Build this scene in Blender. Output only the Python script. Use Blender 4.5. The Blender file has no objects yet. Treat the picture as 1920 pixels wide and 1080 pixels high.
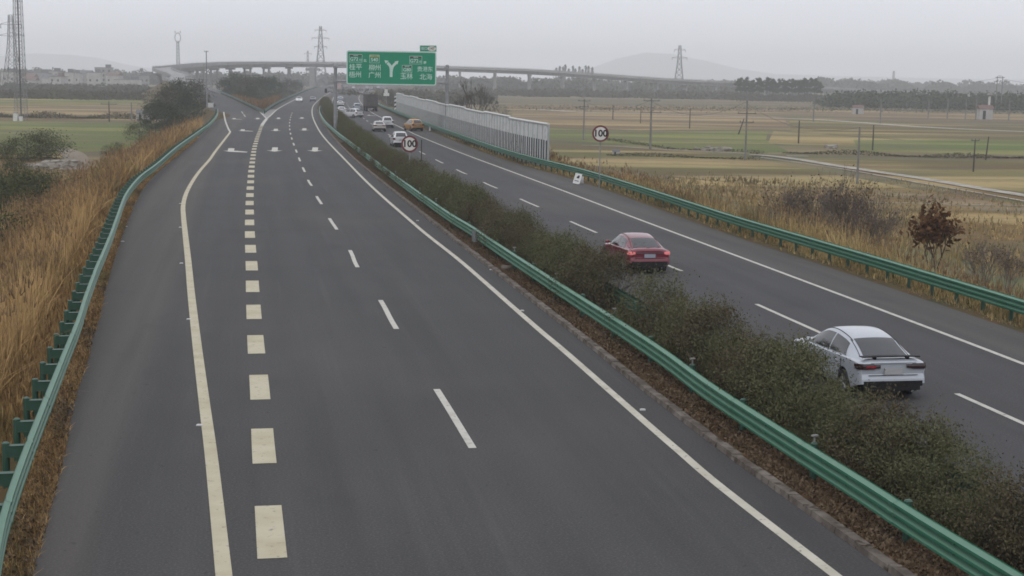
import bpy, math, random
import numpy as np
from mathutils import Vector, Matrix
random.seed(7)
rng = np.random.default_rng(11)
S = bpy.context.scene
COL = S.collection
R_ = math.radians

# ------------------------------------------------------------------ camera, light, exposure
FPX, CAM_H, HOR, ROLL = 2770.0, 7.8, 145.5, 0.016
PITCH = math.atan((540 - HOR) / FPX)
_f = Vector((0, math.cos(PITCH), -math.sin(PITCH)))
_u0 = Vector((0, math.sin(PITCH), math.cos(PITCH)))
_r0 = Vector((1, 0, 0))
_r = _r0 * math.cos(ROLL) + _u0 * math.sin(ROLL)
_u = _u0 * math.cos(ROLL) - _r0 * math.sin(ROLL)
CAMP = Vector((0, 0, CAM_H))
cd = bpy.data.cameras.new('camera')
cam = bpy.data.objects.new('camera', cd)
COL.objects.link(cam)
m3 = Matrix((_r, _u, -_f)).transposed()
cam.matrix_world = Matrix.Translation(CAMP) @ m3.to_4x4()
cd.sensor_width = 36
cd.lens = 36 * FPX / 1920
cd.clip_start = 0.5
cd.clip_end = 20000
S.camera = cam

SUN_EL, SUN_AZ = 48, 200          # degrees; veiled sun high behind the camera
W = bpy.data.worlds.new('World'); S.world = W; W.use_nodes = True
nt = W.node_tree; nt.nodes.clear()
out = nt.nodes.new('ShaderNodeOutputWorld')
bg = nt.nodes.new('ShaderNodeBackground')
sky = nt.nodes.new('ShaderNodeTexSky')
sky.sky_type = 'NISHITA'; sky.sun_disc = False
sky.sun_elevation = R_(SUN_EL); sky.sun_rotation = R_(SUN_AZ)
sky.dust_density = 4; sky.air_density = 1.0
hs = nt.nodes.new('ShaderNodeHueSaturation'); hs.inputs['Saturation'].default_value = 0.12
tc = nt.nodes.new('ShaderNodeTexCoord')
mp = nt.nodes.new('ShaderNodeMapping'); mp.inputs['Scale'].default_value = (1.5, 1.5, 5)
nz = nt.nodes.new('ShaderNodeTexNoise'); nz.inputs['Scale'].default_value = 1.6; nz.inputs['Detail'].default_value = 4
rp = nt.nodes.new('ShaderNodeValToRGB')
rp.color_ramp.elements[0].position = 0.3; rp.color_ramp.elements[0].color = (6.55, 6.72, 7.25, 1)
rp.color_ramp.elements[1].position = 0.7; rp.color_ramp.elements[1].color = (7.15, 7.30, 7.8, 1)
mx = nt.nodes.new('ShaderNodeMix'); mx.data_type = 'RGBA'; mx.inputs[0].default_value = 0.88
L = nt.links.new
L(sky.outputs[0], hs.inputs['Color']); L(tc.outputs['Generated'], mp.inputs[0]); L(mp.outputs[0], nz.inputs['Vector'])
L(nz.outputs[0], rp.inputs[0]); L(hs.outputs[0], mx.inputs[6]); L(rp.outputs[0], mx.inputs[7])
L(mx.outputs[2], bg.inputs[0]); L(bg.outputs[0], out.inputs[0])
bg.inputs[1].default_value = 0.118
sd = bpy.data.lights.new('sun', 'SUN'); sd.energy = 0.7; sd.angle = R_(22); sd.color = (1, 0.97, 0.92)
sun = bpy.data.objects.new('sun', sd); COL.objects.link(sun)
sun.rotation_euler = (R_(90 - SUN_EL), 0, R_(180 - SUN_AZ))
S.view_settings.view_transform = 'Standard'; S.view_settings.look = 'None'
S.view_settings.exposure = 0.30; S.view_settings.gamma = 1; S.view_settings.use_curve_mapping = False
S.render.engine = 'CYCLES'
S.cycles.max_bounces = 6; S.cycles.diffuse_bounces = 2; S.cycles.glossy_bounces = 2
S.cycles.transmission_bounces = 3; S.cycles.transparent_max_bounces = 8; S.cycles.volume_bounces = 3
S.cycles.use_denoising = True
S.cycles.filter_width = 1.7

# ------------------------------------------------------------------ surveying helpers
def ray(px, py):
    return _f + _r * ((px - 960) / FPX) - _u * ((py - 540) / FPX)
def G(px, py, z=0.0):                 # point at height z seen from the survey spot
    d = ray(px, py); t = (z - CAM_H) / d.z
    return CAMP + d * t
def D(px, py, Y):                     # point at distance Y ahead
    d = ray(px, py); return CAMP + d * (Y / d.y)
def zr(Y):                            # height of the rising slip road
    return float(np.interp(Y, [0, 300, 360, 430, 500, 560, 645, 750, 1e5], [0, 0, .3, 1.2, 2.2, 3.3, 5, 6.5, 6.5]))
def Rp(px, py, h=0.0):                # point on the slip road (height profile zr) + h
    d = ray(px, py); lo = 20.0
    for Y in np.arange(100, 900, 1.0):
        p = CAMP + d * (Y / d.y)
        if p.z <= zr(Y) + h: return p
    return D(px, py, 750)
def crom(pts, n=6):
    P = [np.array(p, float) for p in pts]
    if len(P) < 3: return [tuple(p) for p in P]
    P = [2 * P[0] - P[1]] + P + [2 * P[-1] - P[-2]]
    o = []
    for i in range(1, len(P) - 2):
        a, b, c, d = P[i - 1:i + 3]
        for k in range(n):
            t = k / n
            q = .5 * ((2 * b) + (-a + c) * t + (2 * a - 5 * b + 4 * c - d) * t * t + (-a + 3 * b - 3 * c + d) * t ** 3)
            o.append(tuple(q))
    o.append(tuple(P[-2])); return o
def trace(pts, z=0.0, n=6, ext=True, y0=3.0):
    w = [G(x, y, z) for x, y in crom(pts, n)]
    if ext and w[0].y < w[-1].y and w[0].y > y0 + 3:     # carry the line on towards the camera's bridge
        d = (w[3] - w[0]).normalized()
        k = (w[0].y - y0) / d.y
        w = [w[0] - d * k, w[0] - d * (k / 2)] + w
    return w
def resample(w, step):
    w = [Vector(p) for p in w]; out = [w[0].copy()]; need = step
    for a, b in zip(w[:-1], w[1:]):
        L_ = (b - a).length; pos = 0
        while L_ - pos >= need:
            pos += need; out.append(a.lerp(b, pos / L_)); need = step
        need -= (L_ - pos)
    return out
def normals(w):
    o = []
    for i in range(len(w)):
        a = w[max(i - 1, 0)]; b = w[min(i + 1, len(w) - 1)]
        d = (b - a); d.z = 0
        d.normalize() if d.length > 1e-9 else None
        o.append(Vector((d.y, -d.x, 0)))       # to the right of travel
    return o
def offset(w, d):
    return [p + n * d for p, n in zip(w, normals(w))]
def XA(w, Y):
    return float(np.interp(Y, [p.y for p in w], [p.x for p in w]))

# ------------------------------------------------------------------ mesh and scene helpers
class MB:
    def __init__(s): s.v = []; s.f = []; s.m = []; s.cur = 0
    def add(s, vs, fs):
        b = len(s.v); s.v += [tuple(v) for v in vs]
        for f in fs: s.f.append(tuple(b + i for i in f)); s.m.append(s.cur)
    def box(s, c, d, M=None):
        cx, cy, cz = c; dx, dy, dz = [q / 2 for q in d]
        vs = [Vector((cx + a * dx, cy + b * dy, cz + e * dz)) for a in (-1, 1) for b in (-1, 1) for e in (-1, 1)]
        if M is not None: vs = [M @ v for v in vs]
        s.add(vs, [(0, 1, 3, 2), (4, 6, 7, 5), (0, 4, 5, 1), (2, 3, 7, 6), (0, 2, 6, 4), (1, 5, 7, 3)])
    def tube(s, a, b, r0, r1=None, n=8, cap=True):
        a = Vector(a); b = Vector(b); r1 = r0 if r1 is None else r1
        d = (b - a).normalized(); u = d.orthogonal().normalized(); v = d.cross(u)
        vs = []
        for c, r in ((a, r0), (b, r1)):
            for i in range(n):
                t = 2 * math.pi * i / n; vs.append(c + (u * math.cos(t) + v * math.sin(t)) * r)
        fs = [(i, (i + 1) % n, n + (i + 1) % n, n + i) for i in range(n)]
        if cap: fs += [tuple(range(n))[::-1], tuple(range(n, 2 * n))]
        s.add(vs, fs)
    def loft(s, rows, closed=False):
        n = len(rows[0]); vs = [p for r in rows for p in r]; fs = []
        for i in range(len(rows) - 1):
            for j in range(n if closed else n - 1):
                k = (j + 1) % n
                fs.append((i * n + j, i * n + k, (i + 1) * n + k, (i + 1) * n + j))
        s.add(vs, fs)
    def build(s, name, mats, parent=None, smooth=False, label=None, loc=None, sharp=None):
        me = bpy.data.meshes.new(name); me.from_pydata(s.v, [], s.f)
        mats = mats if isinstance(mats, (list, tuple)) else [mats]
        for m in mats: me.materials.append(m)
        if len(mats) > 1: me.polygons.foreach_set('material_index', s.m)
        if smooth:
            me.polygons.foreach_set('use_smooth', [True] * len(me.polygons))
            if sharp: me.set_sharp_from_angle(angle=R_(sharp))
        me.update()
        o = bpy.data.objects.new(name, me); COL.objects.link(o)
        if parent: o.parent = parent
        if label: o['label'] = label
        if loc is not None: o.location = loc
        return o
def tag(o, label=None, cat=None, group=None, kind=None):
    if label: o['label'] = label
    if cat: o['category'] = cat
    if group: o['group'] = group
    if kind: o['kind'] = kind
    return o
def thing(name, label, cat, loc=(0, 0, 0), rz=0, group=None):
    o = bpy.data.objects.new(name, None); COL.objects.link(o); o.empty_display_size = .2
    o.location = loc; o.rotation_euler = (0, 0, rz)
    return tag(o, label, cat, group)
KIDS = {}
def kids(o): return [c for c in COL.objects if c.parent is o]
def dup(o, parent=None, loc=None, rz=None, sc=None, label=None, ch=None):
    c = o.copy(); COL.objects.link(c); c.parent = parent
    if loc is not None: c.location = loc
    if rz is not None: c.rotation_euler = (0, 0, rz)
    if sc is not None: c.scale = sc if hasattr(sc, '__len__') else (sc,) * 3
    if label: c['label'] = label
    for k in (KIDS.get(o.name) or []): dup(k, c)
    return c
def keep(o):                          # remember the children of a prototype (and theirs) for dup()
    KIDS[o.name] = kids(o)
    for k in KIDS[o.name]: keep(k)
    return o
def sheet(name, left, right, z, mat, kind='structure', label=None, cols=1, lat=None):
    """strip between two world polylines of equal length"""
    m = MB(); rows = []
    for a, b in zip(left, right):
        rows.append([(a[0] + (b[0] - a[0]) * t / cols, a[1] + (b[1] - a[1]) * t / cols,
                      (a[2] + (b[2] - a[2]) * t / cols) + z) for t in range(cols + 1)])
    m.loft(rows[::-1]); o = m.build(name, mat)
    return tag(o, label, kind=kind)

_o1 = ['', 'first', 'second', 'third', 'fourth', 'fifth', 'sixth', 'seventh', 'eighth', 'ninth', 'tenth', 'eleventh', 'twelfth', 'thirteenth', 'fourteenth', 'fifteenth', 'sixteenth', 'seventeenth', 'eighteenth', 'nineteenth']
_o2 = ['', '', 'twenty', 'thirty', 'forty', 'fifty', 'sixty', 'seventy', 'eighty', 'ninety']
def ordinal(n):
    if n < 20: return _o1[n]
    if n >= 100: return 'hundred and ' + ordinal(n - 100) if n > 100 else 'hundredth'
    return _o2[n // 10] + '-' + _o1[n % 10] if n % 10 else _o2[n // 10][:-1] + 'ieth'
# ------------------------------------------------------------------ materials
MATS = {}
def mat(name, col, rough=.7, metal=0, var=None, scale=3.0, detail=4, bump=0, bscale=40, spec=None, obj=False,
        stretch=(1, 1, 1), lo=.35, hi=.65, emit=None, coat=0, tint=None, orand=None, var2=None):
    """procedural principled: col mixed with var by noise; tint = second colour by a per-face value"""
    K = .71; sc3 = lambda c_: tuple(q * K for q in c_)
    if var is not None: var = sc3(var)
    col = sc3(col)
    if tint: tint = sc3(tint)
    if var2: var2 = (sc3(var2[0]),) + tuple(var2[1:])
    m = bpy.data.materials.new(name); m.use_nodes = True; t = m.node_tree; N = t.nodes; b = N['Principled BSDF']
    b.inputs['Roughness'].default_value = rough; b.inputs['Metallic'].default_value = metal
    if spec is not None: b.inputs['Specular IOR Level'].default_value = spec
    if coat: b.inputs['Coat Weight'].default_value = coat; b.inputs['Coat Roughness'].default_value = .08
    l = t.links.new
    c = N.new('ShaderNodeTexCoord'); mpn = N.new('ShaderNodeMapping'); mpn.inputs['Scale'].default_value = stretch
    l(c.outputs['Object' if obj else 'Object'], mpn.inputs[0])
    src = None
    rgb = N.new('ShaderNodeRGB'); rgb.outputs[0].default_value = (*col, 1); src = rgb.outputs[0]
    if var is None: var = tuple(q * .82 for q in col)
    def mixin(src, colr, sc, lo, hi, dt):
        n = N.new('ShaderNodeTexNoise'); n.inputs['Scale'].default_value = sc; n.inputs['Detail'].default_value = dt
        l(mpn.outputs[0], n.inputs['Vector'])
        mr = N.new('ShaderNodeMapRange'); mr.inputs[1].default_value = lo; mr.inputs[2].default_value = hi
        l(n.outputs[0], mr.inputs[0])
        x = N.new('ShaderNodeMix'); x.data_type = 'RGBA'; l(mr.outputs[0], x.inputs[0]); l(src, x.inputs[6])
        x.inputs[7].default_value = (*colr, 1); return x.outputs[2]
    src = mixin(src, var, scale, lo, hi, detail)
    if var2: src = mixin(src, var2[0], var2[1], var2[2], var2[3], 5)
    if tint:
        a = N.new('ShaderNodeAttribute'); a.attribute_name = 'tint'
        x = N.new('ShaderNodeMix'); x.data_type = 'RGBA'; l(a.outputs['Fac'], x.inputs[0]); l(src, x.inputs[6])
        x.inputs[7].default_value = (*tint, 1); src = x.outputs[2]
    if orand:
        oi = N.new('ShaderNodeObjectInfo')
        x = N.new('ShaderNodeMix'); x.data_type = 'RGBA'; l(oi.outputs['Random'], x.inputs[0]); l(src, x.inputs[6])
        x.inputs[7].default_value = (*orand, 1); src = x.outputs[2]
    l(src, b.inputs['Base Color'])
    if emit:
        b.inputs['Emission Color'].default_value = (*emit[:3], 1); b.inputs['Emission Strength'].default_value = emit[3]
    if bump:
        n = N.new('ShaderNodeTexNoise'); n.inputs['Scale'].default_value = bscale; n.inputs['Detail'].default_value = 3
        l(mpn.outputs[0], n.inputs['Vector'])
        bp = N.new('ShaderNodeBump'); bp.inputs['Strength'].default_value = bump; bp.inputs['Distance'].default_value = .02
        l(n.outputs[0], bp.inputs['Height']); l(bp.outputs[0], b.inputs['Normal'])
    MATS[name] = m; return m

def layer(m, colr, sc, lo, hi, k, st=(1, 1, 1)):
    t = m.node_tree; N = t.nodes; P = N['Principled BSDF']; src = P.inputs['Base Color'].links[0].from_socket
    c = N.new('ShaderNodeTexCoord'); mm = N.new('ShaderNodeMapping'); mm.inputs['Scale'].default_value = st; t.links.new(c.outputs['Object'], mm.inputs[0])
    n = N.new('ShaderNodeTexNoise'); n.inputs['Scale'].default_value = sc; n.inputs['Detail'].default_value = 6; t.links.new(mm.outputs[0], n.inputs['Vector'])
    r = N.new('ShaderNodeMapRange'); t.links.new(n.outputs[0], r.inputs[0])
    for i, v in zip((1, 2, 3, 4), (lo, hi, 0, k)): r.inputs[i].default_value = v
    x = N.new('ShaderNodeMix'); x.data_type = 'RGBA'; t.links.new(r.outputs[0], x.inputs[0]); t.links.new(src, x.inputs[6]); x.inputs[7].default_value = (*colr, 1)
    t.links.new(x.outputs[2], P.inputs['Base Color'])
def asphalt(name, a, b, c):
    """a: travelled lanes, b: shoulder tone; lane-wise bands follow the 'lat' value (metres from the inner edge line)"""
    m = mat(name, a, .92, var=tuple(q * 1.12 for q in a), scale=.25, detail=6, bump=.3, bscale=25, spec=.24)
    t = m.node_tree; N = t.nodes; l = t.links.new; P = N['Principled BSDF']
    src = P.inputs['Base Color'].links[0].from_socket
    at = N.new('ShaderNodeAttribute'); at.attribute_name = 'lat'
    def mr(i, a0, a1, b0=0, b1=1):
        r = N.new('ShaderNodeMapRange'); l(i, r.inputs[0])
        for k, v in zip((1, 2, 3, 4), (a0, a1, b0, b1)): r.inputs[k].default_value = v
        return r.outputs[0]
    def mixc(f, s, colr, mode='MIX'):
        x = N.new('ShaderNodeMix'); x.data_type = 'RGBA'; x.blend_type = mode
        l(f, x.inputs[0]); l(s, x.inputs[6]); x.inputs[7].default_value = (*colr, 1); return x.outputs[2]
    sh = mr(at.outputs['Fac'], c - .35, c + .35)
    src = mixc(sh, src, b)
    # worn wheel paths: cosine over half a lane
    ma = N.new('ShaderNodeMath'); ma.operation = 'MULTIPLY'; ma.inputs[1].default_value = 2 * math.pi / 1.9
    l(at.outputs['Fac'], ma.inputs[0])
    co = N.new('ShaderNodeMath'); co.operation = 'COSINE'; l(ma.outputs[0], co.inputs[0])
    f = mr(co.outputs[0], -.4, 1, 0, .34)
    src = mixc(f, src, tuple(q * .6 for q in a))
    # grain, long streaks and old patches
    tcn = N.new('ShaderNodeTexCoord')
    for sc, lo, hi, k, colr, st in ((22, .45, .8, .35, (.16, .155, .15), (1, 1, 1)), (1.3, .48, .72, .34, tuple(q * .5 for q in a), (1, .04, 1)), (3.0, .58, .78, .20, tuple(q * 1.6 for q in a), (1, .02, 1)), (.6, .60, .70, .35, tuple(q * .6 for q in a), (1, .35, 1)),
                                    (.07, .52, .7, .3, tuple(q * 1.5 for q in b), (1, .5, 1)), (5, .66, .72, .5, (.02, .02, .02), (1, 1, 1))):
        mm = N.new('ShaderNodeMapping'); mm.vector_type = 'TEXTURE'; mm.inputs['Rotation'].default_value = (0, 0, .18); mm.inputs['Scale'].default_value = tuple(1 / q for q in st); l(tcn.outputs['Object'], mm.inputs[0])
        n = N.new('ShaderNodeTexNoise'); n.inputs['Scale'].default_value = sc; n.inputs['Detail'].default_value = 5
        l(mm.outputs[0], n.inputs['Vector']); src = mixc(mr(n.outputs[0], lo, hi, 0, k), src, colr)
    l(src, P.inputs['Base Color']); return m
M_ASPH = asphalt('asphalt', (.067, .066, .068), (.070, .065, .061), 11.6)
M_ASPH2 = asphalt('asphalt_right', (.067, .066, .070), (.070, .066, .063), 8.2)
M_PAINT = mat('road_paint', (.62, .60, .54), .75, var=(.45, .43, .37), scale=2.5, lo=.5, hi=.75, var2=((.2, .2, .19), 9, .62, .7))
M_PAINTC = mat('road_paint_worn', (.66, .63, .53), .75, var=(.52, .49, .40), scale=1.2, lo=.4, hi=.7, var2=((.22, .21, .19), 8, .60, .70))
M_PAINTY = mat('road_paint_cream', (.60, .55, .40), .75, var=(.50, .44, .30), scale=1.2, lo=.4, hi=.7, var2=((.30, .27, .21), 7, .60, .72))
M_KERB = mat('kerb_concrete', (.25, .22, .19), .9, var=(.12, .10, .085), scale=2.2, lo=.35, hi=.6, bump=.5, bscale=14, spec=.2, var2=((.07, .055, .04), 5, .55, .65))
M_SOIL = mat('litter_soil', (.085, .052, .030), .95, var=(.13, .08, .04), scale=3.5, bump=.8, bscale=12, var2=((.035, .028, .02), 1.3, .5, .68), spec=.12)
M_GRASSD = mat('dry_verge', (.16, .11, .055), .95, var=(.085, .08, .04), scale=.6, bump=.6, bscale=6, var2=((.10, .06, .03), 3, .5, .65), spec=.12)
M_GREEN = mat('guardrail_paint', (.026, .165, .092), .45, var=(.042, .185, .115), scale=1.5, lo=.4, hi=.7, var2=((.12, .18, .14), 5, .60, .8), spec=.3)
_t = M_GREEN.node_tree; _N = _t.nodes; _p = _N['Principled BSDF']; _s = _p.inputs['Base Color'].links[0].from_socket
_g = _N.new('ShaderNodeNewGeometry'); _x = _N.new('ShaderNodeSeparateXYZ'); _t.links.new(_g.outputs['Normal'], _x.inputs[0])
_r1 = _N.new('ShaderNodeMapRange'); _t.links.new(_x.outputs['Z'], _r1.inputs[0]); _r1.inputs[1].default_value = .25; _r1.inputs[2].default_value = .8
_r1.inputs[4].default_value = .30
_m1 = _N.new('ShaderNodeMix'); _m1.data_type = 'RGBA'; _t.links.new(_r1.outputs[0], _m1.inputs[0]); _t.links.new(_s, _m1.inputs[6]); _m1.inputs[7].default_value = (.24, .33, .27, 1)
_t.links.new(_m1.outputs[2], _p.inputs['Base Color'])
M_POST = mat('post_paint', (.022, .085, .055), .5, var=(.035, .10, .07), scale=4, var2=((.10, .09, .06), 6, .6, .75))
M_WHITE = mat('white_paint', (.75, .75, .74), .5, var=(.62, .62, .6), scale=5)
M_BLACK = mat('black_plastic', (.010, .010, .011), .6, spec=.2, var=(.02, .02, .02), scale=9)
M_CONC = mat('concrete', (.32, .31, .30), .85, var=(.22, .215, .21), scale=.35, bump=.2, bscale=5, var2=((.16, .155, .15), 1.1, .58, .75))
M_STEEL = mat('galvanised_steel', (.34, .35, .36), .5, metal=.35, var=(.25, .26, .27), scale=2)
# ------------------------------------------------------------------ road lines (surveyed)
EL = [(420,1080),(398,872),(385,770),(372,668),(364,600),(358,545),(353,490),(347.5,440),(344,405),(343.5,385),(349,363),(361,340),(375,320),(392.5,300),(403,285),(420,263),(430,250),(431.5,247),(428,241),(423,228),(420.5,216.7),(419,207),(416,200),(411,196)]
EL_L = [p for p in EL if p[1] >= 247]; EL_H = [p for p in EL if p[1] <= 247]
TH = [(507,1002),(494,841),(487,731),(480,649),(476,588),(473.5,540),(472,501),(470,470),(468.7,443),(468,421),(468,401.7),(468,385),(468.3,371),(469,357.5),(469.7,345.5),(470.3,335.5),(470.8,326),(472,313),(474,297),(476.7,279),(480,267),(482.5,258),(486.7,246.7),(491.7,234),(500,222.5)]
DA = [(889,845),(820.5,733),(744,618),(714.5,565),(671,502),(657.5,472),(632,431),(618.5,411),(603.7,384),(595,370.5),(586,351),(579,340.5),(573,325.5),(568.5,316),(563,303),(557,287),(552,274),(548,263),(545,252),(543.4,243),(543,234),(543.3,228),(546,216),(550.8,206.7),(558,198),(568,189),(582,180),(600,171)]
ER = [(1567,1080),(1357,917.5),(1275,848),(1225,805),(1160,748),(1060,660),(1015.5,622.5),(965.5,579),(915.5,535),(860,487),(799,439),(765,410),(720,371),(682.5,336),(647.5,300),(620,271.7),(603,251.7),(593,235),(586.7,220),(585,208),(587.5,198.3),(595.5,189.5),(606,181),(618,174),(632,167),(648,162)]
KB = [(1672,1078),(1460,925),(1375,864),(1260,776),(1160,697),(1110,655),(1037.8,598),(971,546),(915.5,502),(860,459),(825,431),(770,387),(720,347),(671,306.7),(644,281),(626.7,262),(613,244),(602,227),(595.5,212),(595,201),(601,192.5),(612,184.5),(625,177),(641,169.5),(657,164)]
LA = [(49,1080),(107,867),(133,747),(155,680),(178,600),(200,515),(225,440),(253,375),(285,330),(350,277),(385,244),(409,224)]
GLT = [(-18,1080),(4,964),(36,867),(71,778),(107,689),(144,600),(160,552),(179,501.5),(204,444),(222,395.6),(236,361),(261,330),(293,306),(330,275),(367,249),(395,228.5),(407,213),(408.5,203)]
GMT = [(1920,1077),(1740,970),(1610,889),(1460,797),(1335,717.5),(1249,656),(1176,608),(1099,560),(1004,500),(926,450),(889,425),(845,399),(805,372),(749,333),(704.4,300),(660,267),(633,247),(611,227.5),(602,214),(599,203),(603,193)]
GRT = [(1920,561),(1785,521),(1607,469),(1400,410),(1312,383),(1208,350),(1104,319),(1000,293.5),(940,277),(871,254),(804,230.5),(765,215.5),(735,204),(712,194),(700,186),(694,179),(697,171),(706,164)]
RE = [(1920,683),(1755,620),(1430,498),(1210,416),(1070,363),(970,326),(870,289),(797,260),(766,246),(735,231),(712,219),(695,209.5),(682,199),(675,190.5),(673,183),(677.5,175),(690,165),(705,159)]
RD = [(1925,797),(1820,750),(1538,624),(1435,578),(1295,515),(1253,498),(1131,442),(1080,420),(1021,393),(985,377.5),(942.5,357.5),(915,346),(885,331),(865,322.5),(840,310),(825,303.5),(806,293.7),(795,288.5),(770,275.5),(745,262),(715,244),(693,230),(675,217),(661,207.5),(653,199),(649,190),(650,181),(658,172),(675,163),(692,158)]
w_EL = trace(EL_L); w_ELH = trace(EL_H, ext=False); w_TH = trace(TH); w_DA = trace(DA); w_ER = trace(ER); w_KB = trace(KB); w_LA = trace(LA)
w_GL = trace(GLT, .9); w_GM = trace(GMT, .9); w_GR = trace(GRT, .9); w_RE = trace(RE); w_RD = trace(RD)
def sub(w, y0, y1): return [p for p in w if y0 <= p.y <= y1]

RAIL_R = [(497,204.5),(487,203),(453,187.5),(420,173),(390,163),(375,156),(350,144.5),(332,137.3)]
ramp_R = [Rp(x, y, .9) - Vector((0, 0, .9)) for x, y in crom(RAIL_R, 5)]
ramp_R.sort(key=lambda p: p.y)
nose = G(497, 206, 0)
MAIN_L = [(497,204.5),(520,190),(541.7,180.5),(573,167.5),(600,160.5),(625,156.5)]
w_ML = trace(MAIN_L, .9, ext=False)
for p in w_ML: p.z = 0
YN = w_ML[0].y
LAF = w_LA + [Vector((XA(w_LA, 1e9) - 3.2, 262, 0))]
YS = sorted(set(list(np.arange(3, 60, 3.)) + list(np.arange(60, 200, 6.)) + list(np.arange(200, YN, 8.)) + [YN]))
# left boundary of the whole left carriageway plate
def XL(Y):
    if Y < w_LA[-1].y: return XA(w_LA, Y)
    e = XA(w_ELH, min(Y, w_ELH[-1].y)); a = XA(w_LA, 1e9); y0 = w_LA[-1].y
    t = min((Y - y0) / 60, 1)
    base = (e - 2.6) if Y < w_ELH[-1].y else XA(ramp_R, Y) - 9.8
    return a * (1 - t) + base * t if t < 1 else base
def plate(name, YY, fl, fr, mat, latf, nc=14, zf=lambda Y: 0):
    m = MB(); lat = []; rows = []
    for Y in YY:
        a, b = fl(Y), fr(Y); r = []
        for i in range(nc + 1):
            x = a + (b - a) * i / nc; r.append((x, Y, zf(Y))); lat.append(latf(x, Y))
        rows.append(r)
    m.loft(rows); o = m.build(name, mat)
    at = o.data.attributes.new('lat', 'FLOAT', 'POINT'); at.data.foreach_set('value', lat)
    o['kind'] = 'structure'; return o
plate('road_left_carriageway', YS, XL, lambda Y: XA(w_KB, Y), M_ASPH, lambda x, Y: (XA(w_ER, Y) - x) * .985, 16)
YM = [YN] + list(np.arange(YN + 10, 1250, 15.))
plate('road_left_carriageway', YM, lambda Y: XA(w_ML, Y), lambda Y: XA(w_KB, Y), M_ASPH, lambda x, Y: XA(w_ER, Y) - x, 8)
YR = [YN] + list(np.arange(YN + 6, 600, 8.))
plate('slip_road', YR, XL, lambda Y: XA(ramp_R, Y), M_ASPH, lambda x, Y: 4, 4, zf=lambda Y: zr(Y) + .002)
# right carriageway: inner boundary = lane line minus lane and inner shoulder
def RIN(Y): return XA(w_RD, Y) - (XA(w_RE, Y) - XA(w_RD, Y)) - .75
w_gr0 = offset(w_GR, -.62)
def ROUT(Y): return XA(w_gr0, Y)
YQ = list(np.arange(3, 60, 3.)) + list(np.arange(60, 300, 6.)) + list(np.arange(300, 1200, 15.))
plate('road_right_carriageway', YQ, RIN, ROUT, M_ASPH2, lambda x, Y: x - RIN(Y) - .75 + .05, 12)

# ground: one big sheet three metres below the road, then banks
GZ = -3.0
M_FIELD = mat('field_soil', (.185, .140, .085), .95, spec=.1, var=(.115, .118, .070), scale=.012, detail=7, bump=.4, bscale=.8,
              stretch=(1, 2.6, 1), lo=.38, hi=.62, var2=((.155, .105, .075), .03, .5, .62))
mg = MB(); xs = [-6000, -2500, -1200, -600, -300, -150, -60, 0, 60, 150, 300, 600, 1200, 2500, 6000]
ysg = [-200, 0, 50, 100, 200, 300, 450, 700, 1000, 1500, 2200, 3200, 4800, 7000, 9000]
mg.loft([[(x, y, GZ) for x in xs] for y in ysg])
tag(mg.build('ground', M_FIELD), kind='structure')
M_BANK = mat('bank_grass', (.125, .090, .042), .95, spec=.1, var=(.075, .072, .035), scale=.35, detail=6, bump=.8, bscale=4, var2=((.14, .085, .04), 1.4, .5, .65))
YB = list(np.arange(3, 300, 5.)) + list(np.arange(300, 620, 10.))
def bank(name, YY, fx, sgn, fz=lambda Y: 0, run=5.5, mat_=M_BANK):
    m = MB(); rows = []
    for Y in YY:
        x0 = fx(Y); z0 = fz(Y); d = z0 - GZ; rr = run * d / 3.0
        r = [(x0, Y, z0 - .03), (x0 + sgn * .9, Y, z0 - .045)]
        for k in range(1, 5):
            r.append((x0 + sgn * (.9 + rr * k / 4), Y, z0 - .05 - (d + .1) * k / 4 + random.uniform(-.08, .08) * (k < 4)))
        rows.append(r)
    if sgn > 0: m.loft(rows)
    else: m.loft([r[::-1] for r in rows])
    return tag(m.build(name, mat_, smooth=True), kind='structure')
bank('bank_left', YB, lambda Y: XL(Y) + .05, -1, lambda Y: zr(Y) if Y > 250 else 0)
bank('bank_right', list(np.arange(3, 300, 5.)) + list(np.arange(300, 1200, 20.)), lambda Y: ROUT(Y) - .05, 1)
YV = [YN] + list(np.arange(YN + 6, 600, 8.))
bank('bank_slip_road', YV, lambda Y: XA(ramp_R, Y) - .05, 1, zr, run=4)
bank('bank_main_road', [YN] + list(np.arange(YN + 8, 1200, 15.)), lambda Y: XA(w_ML, Y) + .05, -1, run=4)
# median: kerb, soil strip, second kerb
w_KBm = w_KB
YK = [p.y for p in resample([Vector((XA(w_KB, y), y, 0)) for y in np.arange(3, 420, 2.)], 2.0)]
def strip_x(name, YY, fa, fb, za, zb, mat_, cols=1, jitter=0):
    m = MB(); rows = []
    for Y in YY:
        a, b = fa(Y), fb(Y)
        rows.append([(a + (b - a) * t / cols, Y, za + (zb - za) * t / cols + (random.uniform(-jitter, jitter) if 0 < t < cols else 0)) for t in range(cols + 1)])
    m.loft(rows); return m.build(name, mat_, smooth=cols > 1)
def kerb(name, fx, sgn, w=.22, h=.11):
    m = MB(); y = 3.0; i = 0
    while y < 330:
        st = 1.0 if y < 90 else 3.0
        g = .015
        c = []
        dz = random.uniform(-.012, .012); dx = random.uniform(-.015, .015)
        for Y in (y + g, y + st - g):
            x = fx(Y) + dx
            c.append([(x, Y, -.02), (x + .02 * sgn, Y, h + dz), (x + w * sgn, Y, h + dz), (x + w * sgn, Y, -.02)])
        rows = c if sgn > 0 else [r[::-1] for r in c]
        m.loft(rows)
        for r in c: m.add(r, [(0, 1, 2, 3)])
        y += st
    return tag(m.build(name, M_KERB), kind='structure')
kerb('median_kerb', lambda Y: XA(w_KB, Y), 1)
kerb('median_kerb', lambda Y: RIN(Y), -1)
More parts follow.
